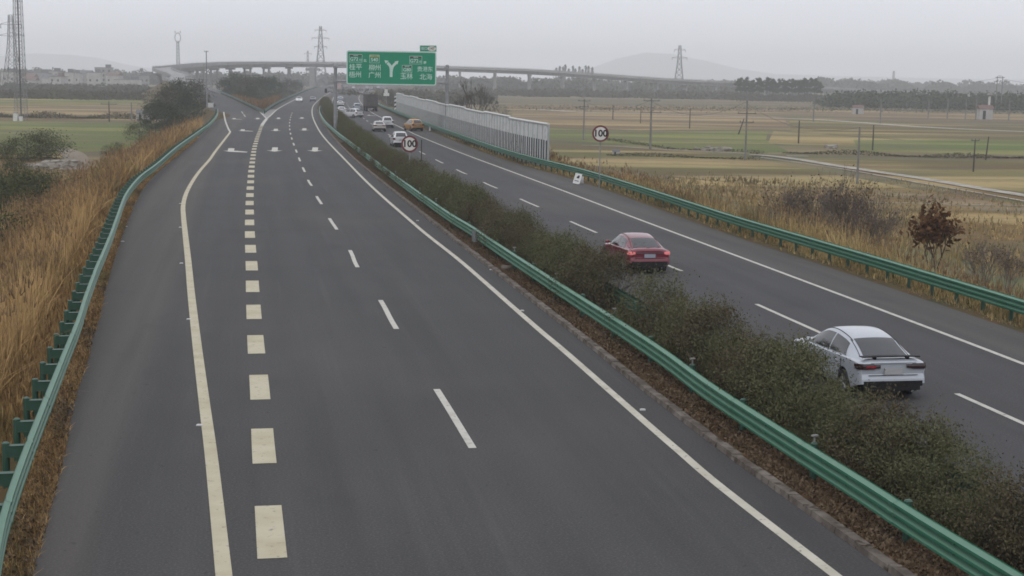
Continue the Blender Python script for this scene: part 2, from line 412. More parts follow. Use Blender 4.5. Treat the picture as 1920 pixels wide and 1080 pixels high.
YS2 = list(np.arange(3, 110, .8)) + list(np.arange(110, 1150, 6.))
o = strip_x('median_soil', YS2, lambda Y: XA(w_KB, Y) + .02, lambda Y: RIN(Y) - .02, .06, .06, M_SOIL, 10, .05)
tag(o, kind='structure')

# ------------------------------------------------------------------ markings
def line(name, w, width, mat_, z=.008, seg=None):
    """solid line or dashes (seg=(dash, gap, start))"""
    if seg is None:
        l = offset(w, -width / 2); r = offset(w, width / 2)
        m = MB(); m.loft([[(a.x, a.y, a.z + z), (b.x, b.y, b.z + z)] for a, b in zip(l, r)])
    else:
        dash, gap, st = seg[:3]; m = MB()
        fine = resample(w, .5); nn = normals(fine)
        n = len(fine); i = int(round(st / .5)); mx_ = seg[3] if len(seg) > 3 else 1e9
        while i < n and i * .5 < mx_:
            j = min(i + int(round(dash / .5)), n - 1)
            rows = []
            for k in range(max(i, 0), j + 1):
                p, q = fine[k], nn[k]
                rows.append([tuple(p - q * width / 2 + Vector((0, 0, z))), tuple(p + q * width / 2 + Vector((0, 0, z)))])
            if len(rows) > 1: m.loft(rows)
            i += int(round((dash + gap) / .5))
    return tag(m.build(name, mat_), kind='structure')
def arclen_at(w, Y):
    s = 0
    for a, b in zip(w[:-1], w[1:]):
        if b.y >= Y: return s + (b - a).length * (Y - a.y) / (b.y - a.y)
        s += (b - a).length
    return s
def start_for(w, px, py, per):
    s = arclen_at(w, G(px, py).y); return s - per * int(s / per)
line('edge_line', w_EL, .26, M_PAINTY); line('edge_line', w_ELH, .24, M_PAINT)
line('edge_line', w_ER, .20, M_PAINTC); line('edge_line', w_RE, .18, M_PAINT)
line('lane_dashes', w_DA, .17, M_PAINT, seg=(6, 9, start_for(w_DA, 889, 845, 15), 300))
line('merge_dashes', [p for p in w_TH if p.y < 232], .48, M_PAINTY, seg=(3, 3, start_for(w_TH, 507, 1052, 6)))
line('merge_line', [p for p in w_TH if p.y > 222], .5, M_PAINT)
line('lane_dashes', w_RD, .16, M_PAINT, seg=(6, 9, start_for(w_RD, 1538, 624, 15), 420))
noseL = trace([(500,222.5),(490,212.5),(480,204),(466,196)], 0, ext=False); noseR = trace([(500,222.5),(508,216),(520,205),(537,195),(560,183)], 0, ext=False)
line('nose_line', noseL, .25, M_PAINT); line('nose_line', noseR, .25, M_PAINT)
w_RIN = [Vector((RIN(Y) + .75, Y, 0)) for Y in np.arange(3, 900, 6.)]
line('edge_line', w_RIN, .16, M_PAINT)
mq = MB(); a = [G(x, y, .004) for x, y in ((500, 221.5), (508, 215.5), (520, 205), (497, 204.8), (481, 204.5), (490, 212.3))]
mq.add(a, [(0, 1, 2, 3, 4, 5)]); tag(mq.build('gore_concrete', M_CONC), kind='structure')
ml = MB()
for q in (((452, 208), (456, 213)), ((457, 214.5), (460, 219))):
    a, b = G(*q[0], .03), G(*q[1], .03); n = Vector((.09, 0, 0)); ml.add([a - n, a + n, b + n, b - n], [(0, 1, 2, 3)])
tag(ml.build('lane_dashes', M_PAINT), kind='structure')
# lane arrows pointing at the camera: straight, and straight/merge ones
def arrow(px, py, kind, sc=1.0):
    c = G(px, py, .009); m = MB()
    d = -(G(px - 3, py + 14, .009) - c); d.normalize(); r = Vector((d.y, -d.x, 0)); s = sc
    def P(x, y): return c + r * x * s + d * y * s
    if kind == 's':
        m.add([P(-.26, -1.0), P(.26, -1.0), P(.26, 4.6), P(-.26, 4.6)], [(0, 1, 2, 3)])
        m.add([P(-.72, -1.0), P(0, -3.0), P(.72, -1.0)], [(0, 1, 2)])
    else:
        m.add([P(-.60, 4.4), P(-.10, 4.4), P(-.10, .3), P(-.60, .3)], [(0, 1, 2, 3)])
        m.add([P(-.95, .3), P(.1, .3), P(1.0, -1.2), P(.9, -2.2), P(-.45, -1.3)], [(0, 1, 2, 3, 4)])
    return tag(m.build('lane_arrow', M_PAINT), kind='structure')
for x, y, k, s in ((515, 281, 's', 1.15), (590.5, 281, 's', 1.15), (441, 283, 't', 1.25), (517, 244, 's', 1.1), (570.5, 243, 's', 1.1), (460, 245, 't', 1.1),
                   (522, 222, 's', 1.05), (566, 221.5, 's', 1.05), (483, 222.5, 's', 1.05), (443, 223, 't', 1.05), (695, 216.5, 't', 1.0)):
    arrow(x, y, k, s)

# ------------------------------------------------------------------ guardrails
TB = []   # three-wave beam profile: (depth towards traffic, height below the top)
for i in range(25):
    t = i / 24; TB.append((.050 - .050 * max(-1, min(1, 1.5 * math.cos(t * 3 * 2 * math.pi))), -t * .50))
def guardrail(name, label, w, face, post_step, post_off, y_max=330, start=3, seg=4.0, block=True, zf=lambda Y: 0, group=None, ymax_post=None, h=.88, beam_mat=None):
    """w: world line of the rail's top; face=+1 when traffic lies to the right of the line"""
    w = [Vector((p.x, p.y, zf(p.y))) for p in w if start <= p.y <= y_max]
    pts = resample(w, seg / 4); nn = normals(pts)
    base = thing(name, label, 'guardrail', tuple(pts[0]), group=group)
    o0 = pts[0]
    m = MB(); k = 0; i = 0
    while i + 4 < len(pts):
        rows = []
        lift = .004 * (k % 2)
        st = 1 if pts[i].y < 110 else 2
        for j in range(i, i + 5, st):
            p = pts[j].copy(); n = nn[j] * face
            if j == i: p = p.lerp(pts[j + 1], .012)
            rows.append([tuple(p - o0 + n * (d + lift - .04) + Vector((0, 0, h + z))) for d, z in TB])
        m.loft(rows if face < 0 else [r[::-1] for r in rows])
        # folded lap plate over each joint
        p, n = pts[i], nn[i] * face
        if p.y < 140:
            d = (pts[i + 1] - pts[i]).normalized()
            m.loft([[tuple(p - o0 + d * s_ + n * (dd + .012 - .04) + Vector((0, 0, h + z))) for dd, z in TB] for s_ in (-.09, .09)][::(1 if face < 0 else -1)])
        i += 4; k += 1
    for p, n in zip(pts[::2], nn[::2]):
        if p.y < 70:
            for zz in (-.167, -.333): m.tube(p - o0 + n * face * (-.05) + Vector((0, 0, h + zz)), p - o0 + n * face * (-.015) + Vector((0, 0, h + zz)), .022, n=6)
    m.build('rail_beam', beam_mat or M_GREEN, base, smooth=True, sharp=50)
    # posts
    ps = resample(w, post_step); pn = normals(ps)
    pm = MB(); pm.tube((0, 0, -.3), (0, 0, h - .07), .07, n=10); pm.tube((0, 0, h - .07), (0, 0, h - .045), .078, .05, n=10)
    bm = MB()
    L_ = abs(post_off) - .08
    for sgn in (1, -1):
        pass
    bm.box((0, 0, h - .22), (max(L_, .06), .13, .20)); bm.box((0, 0, h - .115), (max(L_, .06) + .01, .16, .012))
    bm.box((0, 0, h - .325), (max(L_, .06) + .01, .16, .012))
    proto = None; rest = MB(); cnt = 0
    for p, n in zip(ps, pn):
        q = p - o0 - n * face * (abs(post_off))
        ang = math.atan2(n.y, n.x)
        if ymax_post and p.y > ymax_post: break
        if cnt < 100:
            if proto is None:
                po = pm.build('post', M_POST, base, smooth=True, sharp=40)
                bo = bm.build('spacer_block', M_POST, po) if block else None
                proto = (po, bo)
            else:
                po = proto[0].copy(); COL.objects.link(po); po.parent = base
                if block: bo = proto[1].copy(); COL.objects.link(bo); bo.parent = po
            po.location = q; po.rotation_euler = (0, 0, ang)
            if block: bo.location = (face * (abs(post_off) - .04) / 2, 0, 0)
        else:
            rest.tube(q + Vector((0, 0, -.3)), q + Vector((0, 0, h - .07)), .07, n=6)
            if block: rest.box(tuple(q + n * face * (abs(post_off) - .04) / 2 + Vector((0, 0, h - .22))), (.14, max(L_, .06), .2), None)
        cnt += 1
    if rest.v: o = rest.build('far_posts', M_POST, base); o['kind'] = 'stuff'
    return base
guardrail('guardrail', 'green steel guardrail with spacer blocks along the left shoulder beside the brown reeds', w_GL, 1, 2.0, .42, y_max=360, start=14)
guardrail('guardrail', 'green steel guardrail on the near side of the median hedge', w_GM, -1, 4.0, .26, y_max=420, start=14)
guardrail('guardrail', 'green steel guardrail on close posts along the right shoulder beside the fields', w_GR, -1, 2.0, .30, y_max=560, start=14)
w_GM2 = [Vector((RIN(Y) - .75, Y, .9)) for Y in np.arange(3, 420, 3.)]
guardrail('guardrail', 'green steel guardrail mostly hidden behind the hedge on its far side', w_GM2, 1, 4.0, .2, y_max=400, start=14, beam_mat=M_POST)
guardrail('guardrail', 'dark guardrail climbing along the slip road from the nose to the flyover', [p for p in ramp_R], -1, 4.0, .2, y_max=470, start=100, zf=zr, beam_mat=M_POST)
guardrail('guardrail', 'dark guardrail along the outer edge of the main road beyond the nose', [p for p in w_ML], 1, 4.0, .2, y_max=900, start=100, beam_mat=M_POST)
# the bright rolled end where two rail runs meet
e = G(893, 432, .9); m = MB()
for k in range(10):
    a0 = math.pi * (k / 9) - math.pi / 2; m.v.append(0) if False else None
rows = []
for k in range(11):
    a0 = math.pi * 1.15 * k / 10 - math.pi / 2
    rows.append([(math.cos(a0) * .17 , math.sin(a0) * .12 , z) for z in (0, -.16, -.34, -.5)])
m.loft(rows)
for hz in (.6, .72):
    pass
o = m.build('guardrail_end', M_STEEL, smooth=True, loc=(e.x - .12, e.y, .88)); tag(o, 'pale curled steel end piece where two green guardrail runs meet', 'rail end')

ps = resample([p for p in w_GM if 14 < p.y < 120], 8.0); first_ = None
for p, n in zip(ps, normals(ps)):
    m = MB(); m.tube((0, 0, 0), (0, 0, .12), .02, n=8); m.box((0, 0, .13), (.13, .07, .03)); m.box((0, -.037, .13), (.10, .004, .022))
    if first_ is None: first_ = o = m.build('delineator', M_CONC)
    else: o = first_.copy(); COL.objects.link(o)
    o.location = (p.x + n.x * .26, p.y + n.y * .26, .84); o.rotation_euler = (0, 0, .5)
    tag(o, ordinal(ps.index(p) + 1) + ' small pale reflector from the camera on the median guardrail posts', 'delineator', 'reflectors on the median guardrail posts')
# ------------------------------------------------------------------ plants
def np_mesh(name, V, F, mats, tint=None, midx=None, parent=None, smooth=False, loc=None):
    """V (n,3), F (m,4) quads"""
    me = bpy.data.meshes.new(name)
    V = np.ascontiguousarray(V, dtype=np.float32); F = np.ascontiguousarray(F, dtype=np.int32)
    me.vertices.add(len(V)); me.vertices.foreach_set('co', V.ravel())
    me.loops.add(F.size); me.loops.foreach_set('vertex_index', F.ravel())
    me.polygons.add(len(F)); k = F.shape[1]
    me.polygons.foreach_set('loop_start', np.arange(0, F.size, k, dtype=np.int32))
    try: me.polygons.foreach_set('loop_total', np.full(len(F), k, dtype=np.int32))
    except Exception: pass
    mats = mats if isinstance(mats, (list, tuple)) else [mats]
    for m in mats: me.materials.append(m)
    if midx is not None: me.polygons.foreach_set('material_index', np.asarray(midx, dtype=np.int32))
    me.update(calc_edges=True); me.validate()
    if tint is not None:
        a = me.attributes.new('tint', 'FLOAT', 'FACE'); a.data.foreach_set('value', np.asarray(tint, dtype=np.float32))
    o = bpy.data.objects.new(name, me); COL.objects.link(o)
    if parent: o.parent = parent
    if loc is not None: o.location = loc
    return o
def leaves(C, size, asp=.45, up=.0):
    n = len(C); a = rng.normal(size=(n, 3)); a[:, 2] += up; a /= np.linalg.norm(a, axis=1)[:, None]
    b = rng.normal(size=(n, 3)); b -= a * (a * b).sum(1)[:, None]; b /= np.linalg.norm(b, axis=1)[:, None]
    s = (np.ones(n) * size * rng.uniform(.6, 1.35, n))[:, None]
    V = np.stack([C - a * s * .5, C + b * s * asp * .5, C + a * s * .5, C - b * s * asp * .5], 1).reshape(-1, 3)
    return V, np.arange(4 * n).reshape(-1, 4)
def blades(B, H, W_, lean=.25, segs=3, wind=(0, 0)):
    """tapered bending blades on base points B"""
    n = len(B); ang = rng.uniform(0, 2 * np.pi, n); la = np.abs(rng.normal(0, lean, n))
    d = np.stack([np.cos(ang), np.sin(ang), np.zeros(n)], 1); p = np.stack([-np.sin(ang), np.cos(ang), np.zeros(n)], 1)
    rot = rng.uniform(0, np.pi, n); side = d * np.cos(rot)[:, None] + p * np.sin(rot)[:, None]
    rows = []
    for k in range(segs + 1):
        t = k / segs; w = W_ * (1 - t) ** .6 * .5 if k < segs else W_ * .06
        c = B + np.stack([np.zeros(n), np.zeros(n), H * (t - .25 * la * t * t)], 1) + d * (H * la * t ** 1.8)[:, None]
        c[:, 0] += wind[0] * H * t * t; c[:, 1] += wind[1] * H * t * t
        rows.append((c - side * np.reshape(w * np.ones(n), (-1, 1)), c + side * np.reshape(w * np.ones(n), (-1, 1))))
    V = np.stack([q for r in rows for q in r], 1)          # n, 2(segs+1), 3
    base = np.arange(n)[:, None] * 2 * (segs + 1)
    F = np.concatenate([base + np.array([2 * k, 2 * k + 1, 2 * k + 3, 2 * k + 2]) for k in range(segs)], 0)
    return V.reshape(-1, 3), F, rows[-1][0]
def cat(parts):
    V = []; F = []; T = []; Mi = []; o = 0
    for v, f, t, mi in parts:
        V.append(v); F.append(f + o); o += len(v); T.append(np.ones(len(f)) * t if np.ndim(t) == 0 else t); Mi.append(np.full(len(f), mi))
    return np.concatenate(V), np.concatenate(F), np.concatenate(T), np.concatenate(Mi)

M_HEDGE = mat('hedge_leaf', (.090, .086, .048), .75, var=(.110, .102, .058), scale=1.2, lo=.35, hi=.65, tint=(.125, .098, .062), spec=.105)
M_HEDGE2 = mat('hedge_leaf_green', (.086, .094, .046), .75, var=(.104, .110, .056), scale=1.2, lo=.35, hi=.65, tint=(.145, .142, .075), spec=.105)
M_TWIG = mat('twig_bark', (.075, .055, .040), .9, var=(.05, .04, .03), scale=8)
M_BARK = mat('bark', (.085, .075, .065), .9, var=(.05, .045, .04), scale=4, bump=.4, bscale=20)
M_REED = mat('reed_straw', (.72, .49, .23), .85, var=(.54, .34, .14), scale=.22, lo=.35, hi=.65, tint=(.17, .10, .048), spec=.10, var2=((.30, .27, .11), .12, .52, .64))
M_REEDY = mat('reed_straw_pale', (.72, .54, .26), .85, var=(.54, .38, .17), scale=.2, lo=.35, hi=.65, tint=(.10, .105, .045), spec=.10, var2=((.17, .11, .06), .09, .5, .6))
M_PLUME = mat('reed_plume', (.40, .27, .15), .95, var=(.28, .18, .10), scale=.5, tint=(.17, .11, .065), spec=.1)
M_WEED = mat('weed_leaf', (.060, .085, .032), .85, var=(.045, .060, .026), scale=.35, tint=(.105, .10, .045), spec=.10)
M_DRYLEAF = mat('fallen_leaf', (.125, .075, .042), .95, var=(.075, .050, .032), scale=1.2, tint=(.21, .155, .10), spec=.15)
M_CROWN = mat('evergreen_leaf', (.030, .050, .024), .8, var=(.046, .064, .030), scale=.25, tint=(.065, .080, .036), spec=.10)
M_CROWN2 = mat('dull_leaf', (.050, .064, .034), .8, var=(.066, .070, .036), scale=.25, tint=(.095, .085, .045), spec=.10)
M_RUST = mat('rust_leaf', (.115, .052, .024), .85, var=(.08, .04, .02), scale=2, tint=(.17, .09, .04), spec=.10)

M_REEDG = mat('grass_olive', (.16, .155, .07), .9, var=(.24, .19, .09), scale=.1, tint=(.26, .19, .10), spec=.15)
M_TWIG2 = mat('pale_twig', (.17, .14, .12), .9, var=(.12, .095, .08), scale=6)
# ---- hedge shrubs in the median: prototypes, then copies
def shrub_proto(k, name='hedge_shrub', rx=1.0, ry=1.15, h=1.55, n=9500, leaf=.058, mat_=M_HEDGE, gaps=.9):
    root = thing(name, 'olive shrub', 'shrub')
    nl = 46; A = rng.uniform(0, 2 * np.pi, nl); U = rng.uniform(.12, 1, nl); rr = np.sqrt(rng.uniform(0.02, 1, nl))
    prof = np.clip(np.sqrt(np.maximum(0, 1 - (U - .42) ** 2 / .40)), 0, 1)
    LC = np.stack([rx * rr * np.cos(A) * prof, ry * rr * np.sin(A) * prof, h * U * rng.uniform(.8, 1.05, nl)], 1)
    wl = rng.integers(0, nl, n); sp = rng.uniform(.10, .27, nl)[wl][:, None]
    C = LC[wl] + rng.normal(size=(n, 3)) * sp * np.array([1, 1, .75])
    # wispy upright shoots
    ns = 90; sb = LC[rng.integers(0, nl, ns)]; tt = rng.uniform(0, 1, (ns, 16))
    SH = sb[:, None, :] + tt[..., None] * np.stack([rng.normal(0, .14, ns), rng.normal(0, .14, ns), rng.uniform(.15, .48, ns)], 1)[:, None, :]
    C = np.concatenate([C, SH.reshape(-1, 3) + rng.normal(size=(ns * 16, 3)) * .015]); C[:, 2] = np.maximum(C[:, 2], .06)
    V, F = leaves(C, leaf, .42, .4)
    tl = rng.beta(1.2, 2.4, nl)[wl]; T = np.concatenate([np.clip(tl * .7 + rng.uniform(0, .5, n), 0, 1), rng.uniform(.2, .9, ns * 16)])
    np_mesh('foliage', V, F, mat_, T, parent=root)
    m = MB()
    for i in range(16):
        e_ = Vector(LC[rng.integers(0, nl)]) * .9; s_ = Vector((rng.normal(0, .12), rng.normal(0, .15), -.05))
        mid = s_.lerp(e_, .5) + Vector((rng.normal(0, .06), rng.normal(0, .06), .08))
        m.tube(s_, mid, .02, .014, 5, False); m.tube(mid, e_, .014, .005, 5, False)
    m.build('stems', M_TWIG, root)
    return keep(root)
SHP = [shrub_proto(k, mat_=M_HEDGE if k % 2 else M_HEDGE2) for k in range(5)]
w_mid = lambda Y: (XA(w_KB, Y) * .36 + RIN(Y) * .64)
hedge = []
Y = 17.0; first = {}
gapY = G(1185, 585, .3).y
hk = 0
hlab = ['low', 'round', 'broad', 'ragged', 'tall']
while Y < 400:
    if 43.8 < Y < 50.0: Y += .8; continue
    near_gap = 0
    k = random.randrange(5); sc = random.uniform(.88, 1.08) * (.66 + .54 * abs(math.sin(math.pi * (Y - gapY) / (5.6 if Y < 60 else 12.0) + .35)) ** .7 + .05 * math.sin(Y * .17 + 1))
    if Y < 30: sc *= .9
    x = w_mid(Y) + random.uniform(-.12, .12)
    loc = (x, Y, .05); rz = random.uniform(0, 6.28)
    if k not in first: o = SHP[k]; first[k] = o; o.location = loc; o.rotation_euler = (0, 0, rz); o.scale = (sc * .95, sc, sc)
    else: o = dup(SHP[k], loc=loc, rz=rz, sc=(sc * .95, sc, sc))
    hedge.append((Y, o)); o['group'] = 'shrubs of the median hedge'; o['category'] = 'shrub'
    Y += random.uniform(1.05, 1.45) * (1 if Y < 150 else 1.5)
for k in range(5):
    if k not in first: COL.objects.unlink(SHP[k])
nearh = sorted([h for h in hedge if h[0] < gapY], key=lambda h: -h[0]); farh = sorted([h for h in hedge if h[0] >= gapY], key=lambda h: h[0])
for lst, wh in ((nearh, 'on the near side of its gap'), (farh, 'beyond its gap')):
    for i, (Y, o) in enumerate(lst):
        tone = 'brownish olive' if o.data is None and KIDS and any(ch.name.startswith('foliage') and ch.data.materials[0] is M_HEDGE for ch in kids(o)) else 'greenish olive'
        o['label'] = tone + ' shrub of the median hedge, ' + ordinal(i + 1) + ' ' + wh
# ---- reeds on the banks (uncountable)
def bank_z(off, run=5.5):           # height of the bank, off metres outside the rail
    return np.where(off < .9, -.05, np.maximum(GZ, -.06 - (off - .9) / run * 3))
def reed_field(name, label, fx, sgn, y0, y1, o0, o1, dens, hfun, mats, per=5, dry=None, wbase=.022, keepf=None, offz=0):
    n = int((y1 - y0) * (o1 - o0) * dens); u = rng.uniform(0, 1, n)
    Y = y0 + (y1 - y0) * u ** 1.7; off = rng.uniform(o0, o1, n)
    fxx = np.array([0.]); gy = np.linspace(y0, y1, 200); gx = np.array([fx(q) for q in gy])
    X = np.interp(Y, gy, gx) + sgn * off; Z = bank_z(off + offz)
    # clumpy density
    cl = np.sin(X * .9 + 1.3 * np.sin(Y * .31)) + np.sin(Y * .53 + X * .4) + rng.normal(0, .7, n)
    kp = cl > -1.0
    if keepf is not None: kp &= keepf(X, Y, off)
    X, Y, Z, off = X[kp], Y[kp], Z[kp], off[kp]; n = len(X)
    H = hfun(X, Y, off) * rng.uniform(.65, 1.1, n) * (1 + .12 * np.sin(X * 1.7 + Y * .6))
    B = np.stack([X, Y, Z - .05], 1); parts = []
    patch = .5 + .5 * np.sin(X * .35 + 2 * np.sin(Y * .11)) * np.cos(Y * .13 + .5)
    for k in range(per):
        Bk = B + np.concatenate([rng.normal(0, .09, (n, 2)), np.zeros((n, 1))], 1)
        h = H * rng.uniform(.45, 1, n) if k else H
        wd = (wbase + Y * .00042) * (1.0 if k else .55)
        v, f, tip = blades(Bk, h, wd, .38 if k else .14, 3)
        t = np.clip(rng.beta(1.5, 2.2, n) + (patch - .5) * .5, 0, 1)
        parts.append((v, f, np.tile(t, 3), 0))
        if k == 0:
            q = rng.uniform(0, 1, n) < .4; tp = tip[q]
            for j in range(3):
                v2, f2, _ = blades(tp - np.array([0, 0, .12]), rng.uniform(.2, .34, len(tp)), .035 + Y[q] * .0003, .35, 1)
                parts.append((v2, f2, rng.uniform(0, 1, len(f2)), 1))
    V, F, T, Mi = cat(parts)
    o = np_mesh(name, V, F, mats, T, Mi)
    return tag(o, label, 'reeds', kind='stuff')
fGL = lambda Y: XA(w_GL, Y) - .35
fGR = lambda Y: XA(w_GR, Y) + .25
reed_field('dry_reeds', 'tall orange brown reeds on the bank left of the guardrail', fGL, -1, 14, 215, 1.0, 8.5, 13,
           lambda X, Y, o: 2.2 + .45 * np.sin(X * .8 + 2 * np.sin(Y * .35)) - .05 * np.clip(o - 6, 0, 9) + .12 * np.sin(Y * .2), [M_REED, M_PLUME], 5)
reed_field('bank_grass', 'short dry grass between the left guardrail and the bank reeds', fGL, -1, 14, 200, .15, 1.6, 42,
           lambda X, Y, o: .18 + o * .35, [M_REED, M_REED], 4, wbase=.012)
reed_field('dry_reeds', 'straw coloured reeds and grass behind the right guardrail', fGR, 1, 22, 190, .9, 8.0, 17,
           lambda X, Y, o: 1.55 + .45 * np.sin(Y * .09 + 1) + .25 * np.sin(X * .5 + Y * .27), [M_REEDY, M_PLUME], 5)
reed_field('dry_grass', 'brown knee high grass spreading from the right bank into the fields', fGR, 1, 22, 165, 7.5, 48, 4.2,
           lambda X, Y, o: np.maximum(.35, 1.1 - .03 * (o - 8) + .3 * np.sin(Y * .2 + X * .3)), [M_REEDY, M_REEDG], 4, wbase=.03,
           keepf=lambda X, Y, o: rng.uniform(0, 1, len(X)) > (o - 8) / 60)
reed_field('dry_reeds', 'brown reed clump beside the end of the noise barrier', fGR, 1, 108, 142, 2.2, 9.5, 13,
           lambda X, Y, o: np.full(len(X), 2.1), [M_REED, M_PLUME], 4)
reed_field('bank_grass', 'short dry grass along the foot of the right guardrail', fGR, 1, 22, 200, -.45, 1.2, 40,
           lambda X, Y, o: .12 + .22 * np.clip(o, 0, 1), [M_REEDY, M_REEDY], 4, wbase=.012)
reed_field('weeds', 'green weeds and low scrub at the foot of the left bank behind the reeds', fGL, -1, 30, 140, 8, 24, 8,
           lambda X, Y, o: 1.3 + .35 * np.sin(Y * .17 + X * .2), [M_WEED, M_REED], 6, wbase=.04)
reed_field('weeds', 'green weeds mixed among the reeds on the left bank', fGL, -1, 16, 180, 1.2, 8.5, 2.4,
           lambda X, Y, o: 1.1 + .35 * np.sin(Y * .27 + X * .4), [M_WEED, M_REED], 6, wbase=.03)
# verge strip inside the left rail, and the litter on the median
def litter(name, label, fa, fb, y0, y1, dens, h, mat_, z=.0, leafs=0, leafm=None, w=.010):
    n = int((y1 - y0) * 1.0 * dens); Y = y0 + (y1 - y0) * rng.uniform(0, 1, n) ** 1.6
    gy = np.linspace(y0, y1, 200); A = np.interp(Y, gy, [fa(q) for q in gy]); B_ = np.interp(Y, gy, [fb(q) for q in gy])
    t = rng.uniform(0, 1, n); X = A + (B_ - A) * t; cl = np.sin(X * 3.1 + Y * 1.3) + np.sin(Y * .7) + rng.normal(0, 1, n); k = cl > -.6
    X, Y = X[k], Y[k]; n = len(X)
    B0 = np.stack([X, Y, np.full(n, z - .01)], 1); parts = []
    v, f, _ = blades(B0, h * rng.uniform(.3, 1.2, n), w + Y * .0003, .8, 2); parts.append((v, f, np.tile(rng.uniform(0, 1, n), 2), 0))
    if leafs:
        m_ = int((y1 - y0) * leafs); Y2 = y0 + (y1 - y0) * rng.uniform(0, 1, m_) ** 1.4
        A = np.interp(Y2, gy, [fa(q) for q in gy]); B_ = np.interp(Y2, gy, [fb(q) for q in gy]); X2 = A + (B_ - A) * rng.uniform(0, 1, m_)
        v, f = leaves(np.stack([X2, Y2, np.full(m_, z + .02) + rng.uniform(0, .05, m_)], 1), .085, .6); v[:, 2] = np.maximum(v[:, 2], z + .004)
        parts.append((v, f, rng.uniform(0, 1, m_), 1))
    V, F, T, Mi = cat(parts)
    return tag(np_mesh(name, V, F, [mat_, leafm or mat_], T, Mi), label, 'grass', kind='stuff')
litter('verge_grass', 'orange brown dry grass strip between the left guardrail and the asphalt', lambda Y: XA(w_GL, Y) - .3, lambda Y: XA(w_LA, Y) + .12, 14, 180, 420, .17, M_REED, 0, 90, M_DRYLEAF)
litter('median_litter', 'dead grass and fallen leaves on the median soil beside the kerb', lambda Y: XA(w_KB, Y) + .24, lambda Y: XA(w_KB, Y) + 1.5, 14, 170, 300, .14, M_DRYLEAF, .07, 260, M_DRYLEAF, .008)
litter('median_litter', 'dead grass on the median soil below the hedge shrubs', lambda Y: XA(w_KB, Y) + 1.3, lambda Y: RIN(Y) - .25, 14, 150, 220, .22, M_WEED, .07, 120, M_DRYLEAF, .010)

# ---- trees
def tree_proto(name, h, r, mat_, n=5000, leaf=.28, trunk=.16, low=.2, lumps=26, limbs=9, flat=1.0, bark=M_BARK, top=1.0, fill=.25):
    root = thing(name, name, 'tree'); nl = lumps
    U = rng.uniform(0, 1, nl); A = rng.uniform(0, 2 * np.pi, nl); rr = np.sqrt(rng.uniform(0.05, 1, nl))
    prof = np.sin(np.pi * np.clip(U * .82 + .16, 0, 1)) ** .7
    LC = np.stack([r * rr * np.cos(A) * prof, r * rr * np.sin(A) * prof, h * (low + (1 - low) * U) * .97], 1)
    wl = rng.integers(0, nl, n); sp = (rng.uniform(.6, 1.25, nl) * r * fill)[wl][:, None]
    C = LC[wl] + rng.normal(size=(n, 3)) * sp * np.array([1, 1, .7]); C[:, 2] = np.clip(C[:, 2], h * low * .4, h * 1.08)
    V, F = leaves(C, leaf, .55)
    T = np.clip(rng.beta(1.3, 2.2, nl)[wl] * .7 + rng.uniform(0, .45, n), 0, 1)
    np_mesh('crown', V, F, mat_, T, parent=root)
    m = MB(); p = Vector((0, 0, -.4)); rad = trunk
    for k in range(5):
        q = Vector((rng.normal(0, .04) * h * .3, rng.normal(0, .04) * h * .3, h * .82 * (k + 1) / 5)); m.tube(p, q, rad, rad * .75, 7, k == 0); rad *= .75; p = q
    for k in range(limbs):
        e_ = Vector(LC[k % nl]); s_ = Vector((0, 0, e_.z * rng.uniform(.45, .7)))
        mid = s_.lerp(e_, .5) + Vector((0, 0, .06 * h)); m.tube(s_, mid, trunk * .35, trunk * .22, 5, False); m.tube(mid, e_, trunk * .22, trunk * .06, 5, False)
    m.build('trunk', bark, root)
    return keep(root)
def bare_proto(name, h, spread, depth=5, r0=.05, stems=5, mat_=M_TWIG, leafm=None, nleaf=0, leaf=.09, taper=.72, upness=.5):
    root = thing(name, name, 'tree'); m = MB(); tips = []
    def grow(p, d, L_, r, k):
        q = p + d * L_; m.tube(p, q, r, r * taper, 5 if k > 2 else 3, False)
        if k <= 2: tips.append((p + q) / 2); tips.append(q)
        if k == 0: return
        for j in range(2 + (random.random() < .45)):
            nd = (d + Vector((random.uniform(-1, 1), random.uniform(-1, 1), random.uniform(-.25, .8))) * spread).normalized()
            nd.z = nd.z * (1 - upness) + upness * abs(nd.z) + .05; nd.normalize()
            grow(q, nd, L_ * random.uniform(.62, .9), r * taper, k - 1)
    tot = sum(.76 ** k for k in range(depth + 1))
    for s_ in range(stems):
        d = Vector((random.uniform(-.5, .5) * spread, random.uniform(-.5, .5) * spread, 1)).normalized()
        grow(Vector((random.uniform(-.1, .1) * (stems > 1) * h * .3, random.uniform(-.1, .1) * (stems > 1) * h * .3, -.2)), d, h / tot * random.uniform(.85, 1.1), r0, depth)
    m.build('branches', mat_, root)
    if leafm:
        T_ = np.array([tuple(t) for t in tips]); C = T_[rng.integers(0, len(T_), nleaf)] + rng.normal(size=(nleaf, 3)) * leaf * .8
        V, F = leaves(C, leaf, .6); np_mesh('leaves', V, F, leafm, rng.uniform(0, 1, nleaf), parent=root)
    return keep(root)
USED = set()
def place(proto, loc, label, name=None, cat_='tree', group=None, sc=1.0, rz=None):
    rz = random.uniform(0, 6.28) if rz is None else rz
    if proto.name in USED: o = dup(proto, loc=loc, rz=rz, sc=sc)
    else: USED.add(proto.name); o = proto; o.location = loc; o.rotation_euler = (0, 0, rz); o.scale = sc if hasattr(sc, '__len__') else (sc,) * 3
    o['label'] = label; o['category'] = cat_
    if group: o['group'] = group
    return o
P_BUSH = [tree_proto('bushy_tree', 6.0, 3.2, M_CROWN, 5200, .30, .14, .04, 30, fill=.24) for _ in range(2)]
P_BUSH2 = [tree_proto('bushy_tree', 6.0, 3.4, M_CROWN2, 4600, .30, .12, .03, 26, fill=.26) for _ in range(2)]
